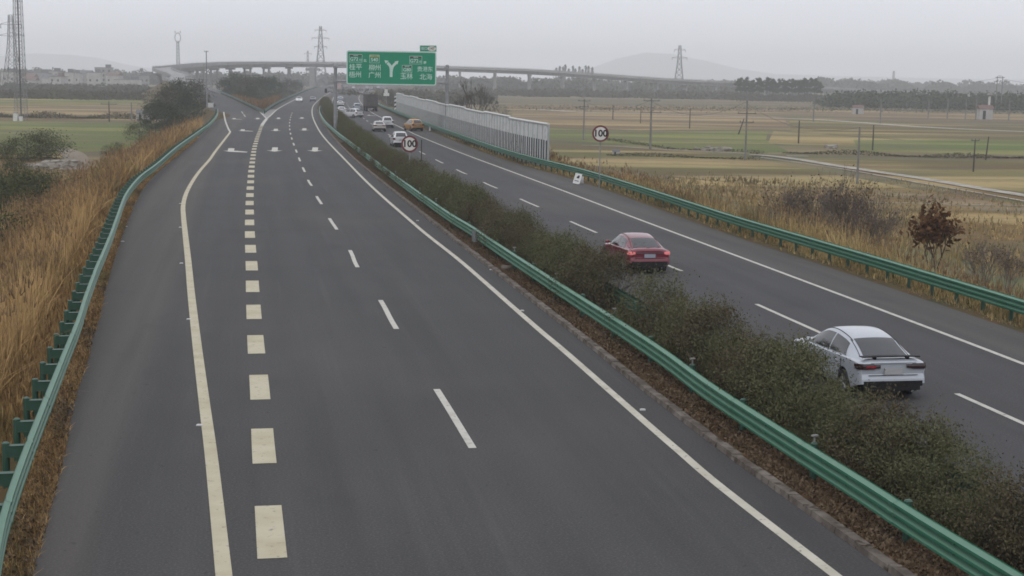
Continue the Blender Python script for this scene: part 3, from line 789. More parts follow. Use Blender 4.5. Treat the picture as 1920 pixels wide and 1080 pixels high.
P_SHR = [tree_proto('wild_shrub', 2.4, 1.7, M_WEED, 3600, .12, .05, .03, 26, fill=.24) for _ in range(2)]
P_TALL = [tree_proto('tall_tree', 14.0, 2.1, M_CROWN, 1300, .7, .22, .45, 14, 6, fill=.26) for _ in range(2)]
P_CON = [tree_proto('slender_tree', 9.0, 1.6, M_CROWN, 700, .7, .16, .2, 9, 4, fill=.3)]
P_BARE = [bare_proto('bare_shrub', 3.0, .55, 5, .022, 6, M_TWIG2, M_DRYLEAF, 420, .09) for _ in range(2)]
P_BTREE = [bare_proto('bare_tree', 8.5, .5, 6, .14, 1, M_TWIG) for _ in range(2)]
P_RUST = bare_proto('rust_leaved_tree', 4.0, .7, 5, .05, 2, M_TWIG, M_RUST, 900, .24)
gl = 'trees and bushes beyond the left guardrail'
for i, (x, yb, yt, pr, lb) in enumerate([
    (292, 245, 190, P_BUSH[0], 'dark bush at the left end of the clump by the field'),
    (322, 246, 196, P_BUSH[1], 'dark green bush at the foot of the clump, left of the bend in the guardrail'),
    (352, 232, 178, P_BUSH[0], 'dense dark tree in the middle of the clump left of the guardrail'),
    (383, 224, 185, P_BUSH2[0], 'dull green bush at the right end of the clump beside the guardrail'),
    (308, 222, 160, P_BUSH2[1], 'grey green tree behind the clump, left of the tallest one'),
    (334, 216, 149, P_BUSH[1], 'tallest dark tree of the clump below the flyover bend'),
    (362, 208, 152, P_BUSH2[0], 'grey green tree behind the clump, beside the camera pole'),
    (345, 250, 214, P_BUSH2[1], 'low brownish bush in front of the clump by the guardrail')]):
    b = G(x, yb, GZ + .3); h = (yb - yt) * b.y / FPX
    place(pr, b, lb, group=gl, sc=(h / 6 * .98, h / 6 * .98, h / 6 * .96))
for x, yb, yt, pr, lb in [(14, 298, 262, P_SHR[0], 'dark shrub at the left edge of the photo below the green field'), (52, 300, 250, P_SHR[1], 'pale twiggy shrub between the dark shrub and the dirt track'),
    (88, 296, 246, P_SHR[0], 'round green shrub left of the dirt track'), (20, 345, 300, P_SHR[1], 'low green shrub at the left edge among the reeds'), (15, 420, 325, P_SHR[0], 'green shrub at the left edge rising behind the nearest reeds'),
    (62, 385, 318, P_SHR[1], 'green shrub behind the reeds below the rubble patch'), (112, 372, 322, P_SHR[0], 'low green shrub at the right end of the shrubs behind the reeds'), (22, 500, 400, P_SHR[1], 'dark green shrub low at the left edge, nearest to the camera'),
    (215, 292, 268, P_SHR[0], 'small dark shrub beside the reeds at the edge of the green field'), (262, 262, 232, P_SHR[1], 'grey shrub between the green field and the dark clump')]:
    b = G(x, yb, GZ + .1); h = (yb - yt) * b.y / FPX
    place(pr, b, lb, cat_='shrub', group='wild shrubs left of the motorway', sc=(h / 2.4 * 1.3, h / 2.4 * 1.3, h / 2.4))
for i, (x, Y_, h) in enumerate([(425, 520, 8), (445, 545, 9), (463, 500, 9), (480, 560, 9), (498, 530, 8.5), (512, 590, 9), (438, 600, 10), (535, 640, 8), (556, 700, 7), (470, 440, 6), (452, 420, 5)]):
    b = D(x, 170, Y_); b.z = GZ + .5
    place((P_BUSH + P_BUSH2)[i % 4], b, ['dark tree', 'dark bushy tree', 'dull green tree', 'grey green tree'][i % 4] + ' in the nose hollow, ' +
          ['at its left end', 'second from its left end', 'left of centre', 'at its centre', 'right of centre', 'behind the centre', 'under the flyover on the left', 'right of the dark trees', 'rightmost by the bridge pier', 'front row by the nose', 'front row, left'][i], group='trees in the hollow inside the nose', sc=(h / 6, h / 6, h / 6))
# brown weeds filling the nose
reedN = []
n = 5200; tt = rng.uniform(0, 1, n); YY = 322 + 110 * tt; la = np.array([XA(ramp_R, y) for y in YY]) + 1.2; lb = np.array([XA(w_ML, y) for y in YY]) - 1.2
XX = la + (lb - la) * rng.uniform(0, 1, n)
wdt = np.minimum(XX - la, lb - XX); ZZ = np.maximum(GZ, -.1 - np.maximum(0, wdt - .5) / 4 * 3)
v, f, _ = blades(np.stack([XX, YY, ZZ], 1), rng.uniform(1.2, 2.6, n), .28, .3, 2)
tag(np_mesh('dry_reeds', v, f, M_PLUME, np.tile(rng.uniform(0.2, 1, n), 2)), 'orange brown weeds growing in the nose between the two roads', 'reeds', kind='stuff')
# right side: bare shrubs, rust tree, bare trees behind the barrier
for i, (x, yb, yt) in enumerate([(1430, 470, 385), (1475, 480, 350), (1520, 490, 345), (1565, 505, 340), (1605, 505, 360), (1640, 520, 392), (1845, 560, 450), (1885, 570, 470)]):
    b = G(x, yb, -1.6); h = (yb - yt) * b.y / FPX
    place(P_BARE[i % 2], b, 'leafless twiggy shrub behind the right guardrail, ' + ['leftmost of the twiggy thicket', 'second of the thicket from the left', 'third of the thicket, tall', 'tallest of the thicket, before the thin pole', 'right of the thin concrete pole', 'at the right end of the thicket', 'right of the rust leaved tree', 'at the right edge of the photo'][i],
          cat_='shrub', group='twiggy shrubs behind the right guardrail', sc=h / 3.0)
b = G(1745, 545, -2); place(P_RUST, b, 'small tree with clusters of rust brown leaves behind the right guardrail', sc=1.08)
for i, (x, Y_, s_) in enumerate([(893, 265, 1.15), (872, 300, .9), (925, 285, .7), (905, 330, 1.0), (948, 300, .55)]):
    b = D(x, 200, Y_); b.z = GZ
    place(P_BTREE[i % 2], b, 'leafless tree behind the noise barrier, ' + ['tallest, right of the gantry post', 'left and close to the gantry post', 'low, at the right', 'behind the tallest one', 'smallest, far right'][i], group='leafless trees behind the noise barrier', sc=s_)
for i, (x, Y_, s_) in enumerate([(820, 300, .55), (842, 310, .6), (862, 290, .5), (806, 330, .6), (778, 420, .75), (752, 460, .8), (730, 520, .8)]):
    b = D(x, 200, Y_); b.z = GZ
    place((P_BUSH2)[i % 2], b, 'dull brown green bush behind the noise barrier, ' + ['left of the gantry post', 'beside the gantry post', 'right of the gantry post', 'below the sign', 'below the right part of the sign', 'above the far end of the barrier', 'beyond the far end of the barrier'][i], cat_='bush', group='bushes behind the noise barrier', sc=(s_ * 1.3, s_ * 1.3, s_))
# rows of tall trees standing by the far end of the flyover, and small row above the deck
for i in range(27):
    px = 1382 + i * 6.0 + random.uniform(-1.5, 1.5); Y_ = 800 + random.uniform(-12, 12)
    b = D(px, 190, Y_); b.z = GZ
    place(P_TALL[i % 2], b, ordinal(i + 1) + ' slim tree from the left in the row at the flyover end', group='row of tall trees at the low end of the flyover', sc=random.uniform(.8, .95))
for i in range(12):
    px = 1042 + i * 6.2 + random.uniform(-1.5, 1.5); b = D(px, 150, 1500); b.z = GZ
    place(P_CON[0], b, ordinal(i + 1) + ' far tree from the left in the row above the flyover deck', group='row of far trees above the flyover deck', sc=(.95, .95, random.uniform(2.2, 2.75)))
# far woods (read as one mass)
def wood(name, label, spots, mat_, leaf=1.6, n=14):
    C = []; 
    for x, y, h, r in spots:
        k = int(n * r * r / 9) + 8
        a = rng.uniform(0, 6.28, k); rr = r * np.sqrt(rng.uniform(0, 1, k)); z = h * (1 - (rr / r) ** 2 * .75) * rng.uniform(.0, 1.05, k) ** .6
        C.append(np.stack([x + rr * np.cos(a), y + rr * np.sin(a), GZ + z], 1))
    C = np.concatenate(C); V, F = leaves(C, leaf, .7)
    return tag(np_mesh(name, V, F, mat_, rng.uniform(0, 1, len(C))), label, 'wood', kind='stuff')
def spots(px0, px1, Y0, Y1, h0, h1, n, r=(4, 9)):
    o = []
    for _ in range(n):
        Y_ = random.uniform(Y0, Y1); px = random.uniform(px0, px1); p = D(px, 180, Y_); o.append((p.x, p.y, random.uniform(h0, h1), random.uniform(*r)))
    return o
wood('far_wood', 'hazy blue grey wood along the foot of the flyover', spots(860, 1420, 860, 1000, 2, 5, 220), M_CROWN2, 1.5, 26)
wood('far_wood', 'hazy wood behind the flyover', spots(640, 1500, 1150, 1500, 7, 12, 260, (6, 14)), M_CROWN2, 2.4, 26)
wood('far_wood', 'dark green wood at the right edge beyond the pale track', spots(1560, 2050, 640, 760, 5, 8.5, 260), M_CROWN, 1.3, 26)
wood('far_wood', 'dark wood edge under the row of tall trees', spots(1380, 1580, 840, 900, 2, 4.5, 70), M_CROWN2, 1.3, 26)
wood('far_wood', 'pale far wood above the right fields', spots(1500, 2050, 1500, 2200, 7, 17, 110, (10, 24)), M_CROWN2, 3.2, 16)
wood('far_wood', 'hazy wood around the village at the left', spots(-120, 300, 720, 900, 1, 4.4, 150, (3, 8)), M_CROWN2, 1.4, 26)
wood('far_wood', 'hazy wood behind the village', spots(-120, 640, 1250, 1700, 7, 13.5, 200, (8, 16)), M_CROWN2, 2.4, 22)
wood('far_wood', 'low grey scrub at the back of the left field', spots(-100, 290, 560, 640, 1.5, 3.2, 160), M_CROWN2, .9, 30)
wood('far_wood', 'low scrub under the flyover beyond the main road', spots(620, 900, 560, 900, 2, 5, 110), M_CROWN2, 1.2, 26)
# hedgerow lines across the fields
def hrow(label, pts, w, h, n, mat_=M_CROWN2, leaf=.3):
    P = [G(x, y, GZ) for x, y in pts]; P = resample(P, 1.0); C = []
    for _ in range(n):
        p = random.choice(P); hh = h * (.6 + .4 * math.sin(p.x * .4)); C.append((p.x + random.gauss(0, w), p.y + random.gauss(0, w), GZ + random.uniform(0, max(hh, .2))))
    V, F = leaves(np.array(C), leaf, .6); return tag(np_mesh('ditch_scrub', V, F, mat_, rng.uniform(0, 1, n)), label, 'scrub', kind='stuff')
hrow('dark scrub along the ditch behind the green field at the left', [(-40, 219), (100, 222), (290, 224)], 1.2, 1.6, 5000)
hrow('dark scrub along the ditch across the right fields', [(1480, 288), (1620, 291), (1760, 296), (1960, 297)], .6, .8, 3600, leaf=.22)
hrow('dark grass line behind the round sign', [(1130, 262), (1260, 280), (1400, 286), (1430, 289)], .5, .5, 1500, leaf=.2)
hrow('dark scrub line near the pale concrete track', [(1150, 292), (1290, 296), (1420, 300)], .5, .6, 1500, leaf=.2)
hrow('brown scrub at the edge of the right fields under the wood', [(960, 204), (1400, 205), (1560, 206), (1960, 212)], 18, 1.1, 5000, leaf=.5)
# ------------------------------------------------------------------ fields, tracks, hills
def field(name, pts, m_, dz):
    P = [G(x, y, GZ + dz) for x, y in pts]; m = MB(); m.add(P, [tuple(range(len(P)))]); o = m.build(name, m_)
    if o.data.polygons[0].normal.z < 0: o.data.flip_normals()
    return tag(o, kind='structure')
st = (.12, 1.0, 1)
M_F = {
 'green': mat('field_green', (.120, .185, .050), .95, spec=.08, var=(.180, .180, .065), scale=.05, stretch=(.35, 1.6, 1), var2=((.17, .155, .09), .09, .5, .62), bump=.3, bscale=1),
 'tan': mat('field_stubble', (.300, .225, .095), .95, spec=.08, var=(.20, .180, .075), scale=.04, stretch=(.3, 1.6, 1), var2=((.15, .15, .09), .07, .5, .64), bump=.3, bscale=1),
 'pink': mat('field_brown', (.260, .165, .105), .95, spec=.08, var=(.195, .150, .075), scale=.035, stretch=(.25, 1.8, 1), var2=((.205, .165, .12), .06, .5, .62), bump=.3, bscale=1),
 'rust': mat('field_rust', (.215, .130, .050), .95, spec=.08, var=(.175, .125, .050), scale=.08, stretch=(.4, 1.5, 1), var2=((.19, .14, .075), .15, .5, .62), bump=.4, bscale=2),
 'olive': mat('field_olive', (.160, .165, .060), .95, spec=.08, var=(.165, .115, .055), scale=.09, stretch=(.3, 1.6, 1), var2=((.16, .12, .075), .12, .5, .62), bump=.4, bscale=2)}
for k_, m_ in M_F.items():
    layer(m_, (.40, .31, .15) if k_ != 'green' else (.24, .23, .08), .022, .50, .60, .6, (.5, 2.2, 1))
    layer(m_, (.10, .085, .04), .16, .54, .66, .5, (.12, 1.6, 1))
    layer(m_, (.05, .055, .03), 1.1, .56, .70, .45, (.4, 1, 1))
layer(M_FIELD, (.10, .12, .05), .05, .5, .6, .5, (.3, 2, 1)); layer(M_FIELD, (.25, .19, .10), .02, .5, .6, .5, (.3, 2, 1))
M_TRACK = mat('pale_concrete', (.52, .48, .41), .9, var=(.33, .30, .25), scale=.5, var2=((.22, .2, .15), 1.1, .56, .66))
M_DIRT = mat('dirt_track', (.25, .20, .14), .95, var=(.22, .18, .13), scale=.4)
field('field', [(-60,182),(290,180),(290,200),(-60,197)], M_F['tan'], .010)
field('field', [(-60,198),(290,201),(290,219),(-60,214)], M_F['pink'], .012)
field('field', [(-60,188),(290,186),(290,192),(-60,194)], M_F['green'], .020)
field('field', [(-60,226),(120,228),(300,231),(300,272),(200,283),(60,290),(-60,288)], M_F['green'], .010)
field('field', [(-60,220),(290,223),(300,229),(-60,225)], M_F['pink'], .014)
field('field', [(-60,288),(60,291),(150,284),(170,330),(-60,360)], M_F['rust'], .011)
field('field', [(950,198),(1300,200),(1960,216),(1960,226),(1400,213),(950,206)], M_F['pink'], .012)
field('field', [(960,207),(1400,214),(1470,219),(1480,242),(1200,244),(960,236)], M_F['pink'], .010)
field('field', [(1480,220),(1960,241),(1960,262),(1700,262),(1482,246)], M_F['olive'], .016)
field('field', [(1450,246),(1700,263),(1960,264),(1960,280),(1600,282),(1440,268)], M_F['tan'], .018)
field('field', [(1010,240),(1200,246),(1440,247),(1436,262),(1480,285),(1410,287),(1130,268),(1020,262)], M_F['green'], .014)
field('field', [(1600,262),(1960,262),(1960,292),(1610,284)], M_F['green'], .022)
field('field', [(1030,268),(1130,272),(1400,294),(1700,352),(1500,352),(1250,330),(1040,300)], M_F['olive'], .012)
field('field', [(1420,286),(1500,296),(1960,303),(1960,366),(1760,340),(1560,306)], M_F['tan'], .013)
field('field', [(1480,298),(1960,302),(1960,318),(1600,314)], M_F['olive'], .024)
field('field', [(1560,312),(1700,340),(1960,386),(1960,372),(1740,338)], M_F['rust'], .026)
field('field', [(1250,332),(1500,353),(1700,353),(1960,388),(1960,520),(1500,420)], M_F['rust'], .015)
field('field', [(1560,352),(1740,362),(1960,392),(1960,410),(1740,380)], M_F['pink'], .028)
def track(name, pts, w, m_, dz=.05):
    W0 = [G(x, y, GZ + dz) for x, y in crom(pts, 4)]; W0 = [Vector(p) for p in W0]
    l = offset(W0, -w / 2); r = offset(W0, w / 2); m = MB(); m.loft([[tuple(a), tuple(b)] for a, b in zip(l, r)]); o = m.build(name, m_)
    if o.data.polygons[0].normal.z < 0: o.data.flip_normals()
    return tag(o, kind='structure')
track('country_track', [(1000,204.5),(1100,210.5),(1240,213.5),(1400,219),(1560,226),(1700,236),(1800,241.5),(1980,249)], 5.0, M_TRACK, .08)
track('concrete_path', [(1405,290),(1440,291.5),(1500,299),(1560,309),(1640,321),(1740,336),(1840,353),(1960,372)], 1.9, M_TRACK, .10)
track('concrete_path', [(1420,294),(1500,305),(1600,320),(1720,342),(1840,362),(1960,384)], .5, M_TRACK, .07)
track('irrigation_channel', [(1090,272),(1150,274),(1230,279),(1330,284),(1400,287)], .8, M_TRACK, .06)
track('irrigation_channel', [(1400,377),(1480,379),(1560,378),(1700,380),(1800,383),(1960,386)], .5, M_TRACK, .06)
track('irrigation_channel', [(1475,292),(1515,292.5)], 1.2, M_TRACK, .06)
track('dirt_track', [(110,279),(128,284),(140,292),(142,305),(138,318)], 3.0, M_DIRT, .06)
M_RUBBLE = mat('rubble', (.36, .33, .28), .95, var=(.2, .17, .13), scale=.9)
def rubble(label, px, py, wpx, n, s):
    m = MB(); c = G(px, py, GZ)
    for _ in range(n):
        x = random.gauss(0, wpx / FPX * c.y * .4); y = random.gauss(0, 1.6); r = s * random.uniform(.4, 1.2)
        M_ = Matrix.Translation((c.x + x, c.y + y, GZ + r * .3)) @ Matrix.Rotation(random.uniform(0, 3), 4, 'Z') @ Matrix.Rotation(random.uniform(-.5, .5), 4, 'X')
        m.box((0, 0, 0), (r * 1.5, r, r * .7), M_)
    return tag(m.build('rubble', M_RUBBLE), label, 'rubble', kind='stuff')
rubble('pale rubble and bare earth patch behind the left reeds', 88, 314, 60, 90, .5)
rubble('pale heaps beside the left track', 112, 308, 30, 30, .6)
rubble('pale spoil heaps on the green field at the right', 1345, 282, 34, 50, .6)
rubble('pale stones by the ditch in the right field', 1555, 278, 10, 12, .8)
M_HILL = mat('hill_woods', (.05, .06, .045), .95, var=(.07, .075, .05), scale=.004)
def hill(pxs, Y_, depth, hz):
    m = MB(); rows = []; n = len(pxs)
    for k in range(7):
        t = k / 6; s_ = math.sin(math.pi * t)
        rows.append([(D(px, 150, Y_).x * (1 + .0 * t), Y_ + depth * t, GZ - 2 + max(0, (D(px, py, Y_).z - GZ)) * s_ * (1 + .05 * random.random())) for px, py in pxs])
    m.loft(rows); return tag(m.build('hills', M_HILL, smooth=True), kind='structure')
hill([(-400,120),(-200,112),(-60,106),(40,99),(110,101),(160,108),(220,121),(300,132),(380,138)], 7000, 450, 0)
hill([(1040,150),(1110,128),(1160,110),(1215,98),(1270,101),(1330,112),(1400,128),(1470,138),(1600,142),(1760,146),(1900,148),(2100,150)], 7000, 450, 0)

# ------------------------------------------------------------------ flyover
outer = [((282,131),720),((287,128.5),745),((303,126.3),790),((325,123.5),830),((360,120),875),((400,117.3),915),((475,115.8),970),((540,115.8),1005),((600,116),1020),((700,118),1022),((840,124),1020),((940,127.5),1022),((1038,132.3),1030),((1248,147),1060),((1394,154),1090),((1551,163.5),1150),((1720,173),1220)]
front = [Rp(px, py, .9) for px, py in [(375,156),(350,144.5),(338,139)]]
cen = []
for (px, py), Y_ in outer:
    p = D(px, py, Y_); cen.append(Vector((p.x, p.y, p.z - 1.0)))
pre = []
for Y_ in (450, 495, 540, 580, 620, 660): pre.append(Vector((XA(ramp_R, Y_) - 4.9, Y_, zr(Y_))))
cl = pre + [Vector((-157, 700, 5.9))] + [c for c in cen[2:]]
cl = [Vector(p) for p in crom(cl, 8)]
cl = resample(cl, 8.0)
nn = normals(cl)
fly = thing('flyover', 'long curved concrete flyover on piers crossing the whole background', 'flyover', tuple(cl[0]))
o0 = cl[0]
M_DECK = mat('flyover_concrete', (.38, .375, .37), .85, var=(.29, .285, .28), scale=.05, stretch=(1, 1, .3), var2=((.14, .135, .13), .4, .58, .75))
sec = [(-5, 1.0), (-4.75, 1.0), (-4.75, 0), (4.75, 0), (4.75, 1.0), (5, 1.0), (5, -.45), (3.2, -.8), (2.6, -2.1), (-2.6, -2.1), (-3.2, -.8), (-5, -.45)]
def sweep(sec_): 
    m = MB(); m.loft([[tuple(p - o0 + n * a + Vector((0, 0, b))) for a, b in sec_] for p, n in zip(cl, nn)], closed=True); return m
sweep([(-4.75, 0), (4.75, 0), (4.75, -.3), (3.2, -.8), (2.6, -2.6), (-2.6, -2.6), (-3.2, -.8), (-4.75, -.3)]).build('deck', M_DECK, fly)
for s_ in (-1, 1):
    sweep([(s_ * 4.76, 1.0), (s_ * 5.0, 1.0), (s_ * 5.05, -.6), (s_ * 4.76, -.6)]).build('parapet', M_DECK, fly)
    m = MB()
    for p, n in zip(cl, nn):
        q = p - o0 + n * s_ * 4.9; m.tube(q + Vector((0, 0, .98)), q + Vector((0, 0, 1.5)), .06, n=4)
    for a, b, na, nb in zip(cl[:-1], cl[1:], nn[:-1], nn[1:]):
        m.tube(a - o0 + na * s_ * 4.9 + Vector((0, 0, 1.45)), b - o0 + nb * s_ * 4.9 + Vector((0, 0, 1.45)), .05, n=4, cap=False)
    m.build('railing', M_STEEL, fly)
pr = resample(cl, 24.0); pn = normals(pr); proto = None
for i, (p, n) in enumerate(zip(pr, pn)):
    if p.y < 600 and p.x > -150 and i < 3: continue
    if abs(p.y - 1021) < 25 and -135 < p.x < -60: continue     # the road passes here
    h = p.z - 2.6 - GZ
    if h < .8: continue
    m = MB()
    for s_ in ((-2.1, 2.1) if i % 3 else (0,)):
        w = .75 if i % 3 else 1.15
        m.tube((s_, 0, 0), (s_, 0, h - 1.1), w, n=12)
    m.box((0, 0, h - .55), (6.2, 1.7, 1.1)); m.box((0, 0, .25), (6.4, 2.2, .5))
    o = m.build('pier', M_CONC, fly, smooth=True, sharp=40); q = p - o0; o.location = (q.x, q.y, GZ - o0.z); o.rotation_euler = (0, 0, math.atan2(n.y, n.x))
pw = D(583, 160, 1005); m = MB(); m.box((0, 0, 8), (3.4, 9, 16)); m.box((0, 0, 14.6), (9.5, 4, 1.6))
o = m.build('wall_pier', M_CONC, fly); o.location = (pw.x - o0.x, pw.y - o0.y + 10, GZ - o0.z - .5)
b_ = thing('far_bridge', 'low far bridge deck seen under the flyover beyond the main road', 'bridge', (0, 0, 0))
m = MB(); a = D(590, 147.5, 1300); c = D(1000, 163, 1350); m.tube((a.x, a.y, a.z), (c.x, c.y, c.z), 1.0, n=4); m.build('deck', M_CONC, b_)
m = MB()
for k in range(7):
    q = a.lerp(c, (k + .5) / 7); m.box((q.x, q.y, (q.z + GZ) / 2), (1.4, 3, q.z - GZ))
m.build('piers', M_CONC, b_)

# ------------------------------------------------------------------ noise barrier
wb = [p for p in offset(w_GR, .85) if p.y < 420]
ya = G(1027, 303, 0).y; yb_ = D(745, 200, 1).y
yb_ = 318
cand = [p for p in wb if 70 < p.y < 200]
def pxof(p): q = p - CAMP; return 960 + FPX * q.dot(_r) / q.dot(_f)
ya = min(np.arange(70, 200, .25), key=lambda Y: abs(pxof(Vector((XA(wb, Y), Y, 1))) - 1027))
bar = [Vector((p.x, p.y, 0)) for p in wb if ya <= p.y <= yb_]
bar = [Vector((XA(wb, ya), ya, 0))] + bar
bar = resample(bar, 2.0); bn = normals(bar)
M_BPAN = mat('barrier_panel', (.72, .73, .72), .6, var=(.62, .63, .62), scale=.8, var2=((.32, .33, .33), 1.6, .58, .72))
M_BCONC = mat('barrier_base', (.34, .39, .36), .85, var=(.25, .28, .26), scale=.7, var2=((.16, .18, .16), 1.3, .55, .7))
M_BGLASS = mat('barrier_window', (.045, .05, .055), .75, var=(.06, .065, .07), scale=.5, spec=.15)
nb = thing('noise_barrier', 'grey roadside noise barrier with dark slot windows and a curved top edge on the right', 'noise barrier', tuple(bar[0]))
o0 = bar[0]; HB = 3.75
base = MB(); pan = MB(); win = MB(); capm = MB(); posts = MB()
for i in range(len(bar) - 1):
    a, b, n = bar[i] - o0, bar[i + 1] - o0, bn[i]
    d = (b - a); L_ = d.length; d.normalize(); Z = Vector((0, 0, 1))
    Mx = Matrix((d, n, Z)).transposed().to_4x4(); Mx.translation = a
    hB = HB + .28 * (i / len(bar)) + (.12 if (i // 9) % 2 else 0)
    base.box((L_ / 2, 0, .25), (L_ - .012, .24, .60), Mx)
    up = hB - 2.40
    pan.box((L_ / 2, 0, 2.40 + up / 2), (L_ - .03, .10, up), Mx)
    nw = 2
    win.box((L_ / 2, -.015, 1.475), (L_ - .03, .05, 1.846), Mx)
    for k in range(nw + 1):
        x0 = L_ * k / nw; pan.box((min(max(x0, .11), L_ - .11), -.006, 1.475), (.42 if 0 < k < nw else .20, .090, 1.846), Mx)
    # horizontal ribs of the metal panel
    for k in range(4): pan.box((L_ / 2, -.056, 2.55 + k * (up - .3) / 4), (L_ - .06, .014, .05), Mx)
    posts.box((0, 0, hB / 2 + .02), (.12, .17, hB + .04), Mx)
    p0, p1 = Mx @ Vector((0, -.03, hB + .07)), Mx @ Vector((L_, -.03, hB + .07)); capm.tube(p0, p1, .12, n=8)
posts.box((0, 0, HB / 2), (.14, .18, HB + .3), Matrix.Translation(bar[-1] - o0))
base.build('base_wall', M_BCONC, nb); pan.build('panels', M_BPAN, nb); win.build('slot_windows', M_BGLASS, nb)
capm.build('top_pipe', M_WHITE, nb, smooth=True, sharp=50); posts.build('upright', mat('barrier_post', (.42, .45, .44), .6, scale=2), nb)

# ------------------------------------------------------------------ text
FCOUNT = {}
def text_mesh(s, size, name, m_, parent, loc, rot, thick=.003, bold=0.0, ax='CENTER'):
    c = bpy.data.curves.new('text', 'FONT'); c.body = s; c.size = size; c.align_x = ax; c.align_y = 'CENTER'
    c.extrude = thick; c.offset = bold; c.resolution_u = 3
    o = bpy.data.objects.new('text_tmp', c); COL.objects.link(o); bpy.context.view_layer.update()
    me = bpy.data.meshes.new_from_object(o.evaluated_get(bpy.context.evaluated_depsgraph_get()))
    bpy.data.objects.remove(o); bpy.data.curves.remove(c); me.materials.clear(); me.materials.append(m_)
    t = bpy.data.objects.new(name, me); COL.objects.link(t); t.parent = parent; t.location = loc; t.rotation_euler = rot
    return t
M_SGREEN = mat('sign_green', (.002, .255, .135), .55, var=(.003, .28, .15), scale=.6, spec=.15)
M_SWHITE = mat('sign_white', (.60, .78, .70), .45, var=(.55, .73, .66), scale=1)
M_SRED = mat('sign_red', (.06, .015, .02), .45); M_SDARK = mat('sign_dark_band', (.03, .05, .045), .5); M_SYEL = mat('sign_yellow', (.55, .45, .08), .5)
M_SIGNW = mat('sign_face_white', (.78, .76, .72), .45, var=(.70, .68, .64), scale=3)

# ------------------------------------------------------------------ gantry with the green sign
GY = 205.0
gl_, gr_ = D(629, 200, GY), D(838, 200, GY)
gan = thing('overhead_sign_gantry', 'steel gantry across the right carriageway carrying a large green direction sign', 'road sign', (gl_.x, GY, 0), group=None)
def rel(px, py, Y_=GY): p = D(px, py, Y_); return Vector((p.x - gl_.x, p.y - GY, p.z))
for px, nm in ((629, 'post'), (838, 'post')):
    m = MB(); p = rel(px, 200); top = rel(px, 123).z; z0 = 0 if px < 700 else -2.6
    m.tube((p.x, 0, z0), (p.x, 0, top), .26, .23, 16); m.tube((p.x, 0, top), (p.x, 0, top + .12), .3, .12, 12)
    m.box((p.x, 0, z0 + .05), (.9, .9, .1))
    m.build('post', M_STEEL, gan, smooth=True, sharp=40)
for py in (125.5, 152):
    m = MB(); a = rel(626, py); b = rel(841, py + 3); zz = (a.z + b.z) / 2
    for dy in (-.28, .28): m.tube((a.x, dy, zz), (b.x, dy, zz), .11, n=8)
    for k in range(30):
        x = a.x + (b.x - a.x) * k / 30; x2 = a.x + (b.x - a.x) * (k + 1) / 30; m.tube((x, -.28 if k % 2 else .28, zz), (x2, .28 if k % 2 else -.28, zz), .04, n=4)
    for x in (a.x + .2, b.x - .3): m.box((x, 0, zz), (.5, .9, .36))
    m.build('crossbeam', M_STEEL, gan)
SX0, SX1 = rel(650.5, 128).x, rel(818.5, 128).x; SZ0, SZ1 = rel(735, 159.3).z, rel(735, 96).z
cx, cz, sw, sh = (SX0 + SX1) / 2, (SZ0 + SZ1) / 2, SX1 - SX0, SZ1 - SZ0
def rrect(m, cx, cz, w, h, r, y, t):
    P = []
    for (sx, sz), a0 in (((1, 1), 0), ((-1, 1), 90), ((-1, -1), 180), ((1, -1), 270)):
        for k in range(5):
            a = R_(a0 + 22.5 * k); P.append((cx + sx * (w / 2 - r) + r * math.cos(a), cz + sz * (h / 2 - r) + r * math.sin(a)))
    n = len(P); vs = [(x, y, z) for x, z in P] + [(x, y + t, z) for x, z in P]
    m.add(vs, [tuple(range(n)), tuple(range(n, 2 * n))[::-1]] + [(i, n + i, n + (i + 1) % n, (i + 1) % n) for i in range(n)])
FY = -.50
m = MB(); rrect(m, cx, cz, sw, sh, .28, FY, .06); m.build('sign_border', M_SWHITE, gan)
m = MB(); rrect(m, cx, cz, sw - .30, sh - .30, .18, FY - .006, .01); panel = m.build('sign_panel', M_SGREEN, gan)
for k in range(5):
    m = MB(); x = SX0 + sw * (k + .5) / 5; m.box((x, -.36, cz), (.1, .1, sh - .1)); m.build('bracket', M_STEEL, gan)
U = lambda px: SX0 + (px - 650.5) / 168 * sw
V_ = lambda py: SZ1 - (py - 96) / 63.3 * sh
RT = (R_(90), 0, 0)
kx = 190 / 1920; ky = 90 / 909.
def C1(x, y): return U(640 + x * kx), V_(80 + y * ky - (x - 110) * kx * .035 * 0)
def txt(s, x, y, size, bold=.006, m_=None, par=None, nm='lettering'):
    a, b = C1(x, y); return text_mesh(s, size, nm, m_ or M_SWHITE, gan, (a, FY - .012, b), RT, .003, bold)
for s, x, y in (('桂', 215, 480), ('平', 340, 475), ('柳', 585, 485), ('州', 700, 485), ('梧', 210, 625), ('州', 330, 620), ('广', 580, 625), ('州', 700, 625), ('玉', 1180, 640), ('林', 1300, 640), ('北', 1550, 645), ('海', 1670, 645)):
    txt(s, x, y, .90, 0 if s in '港海' else .005)
for s, x, y in (('贵', 1490, 498), ('港', 1590, 498), ('东', 1690, 498)): txt(s, x, y, .76, 0 if s in '港海' else .004)
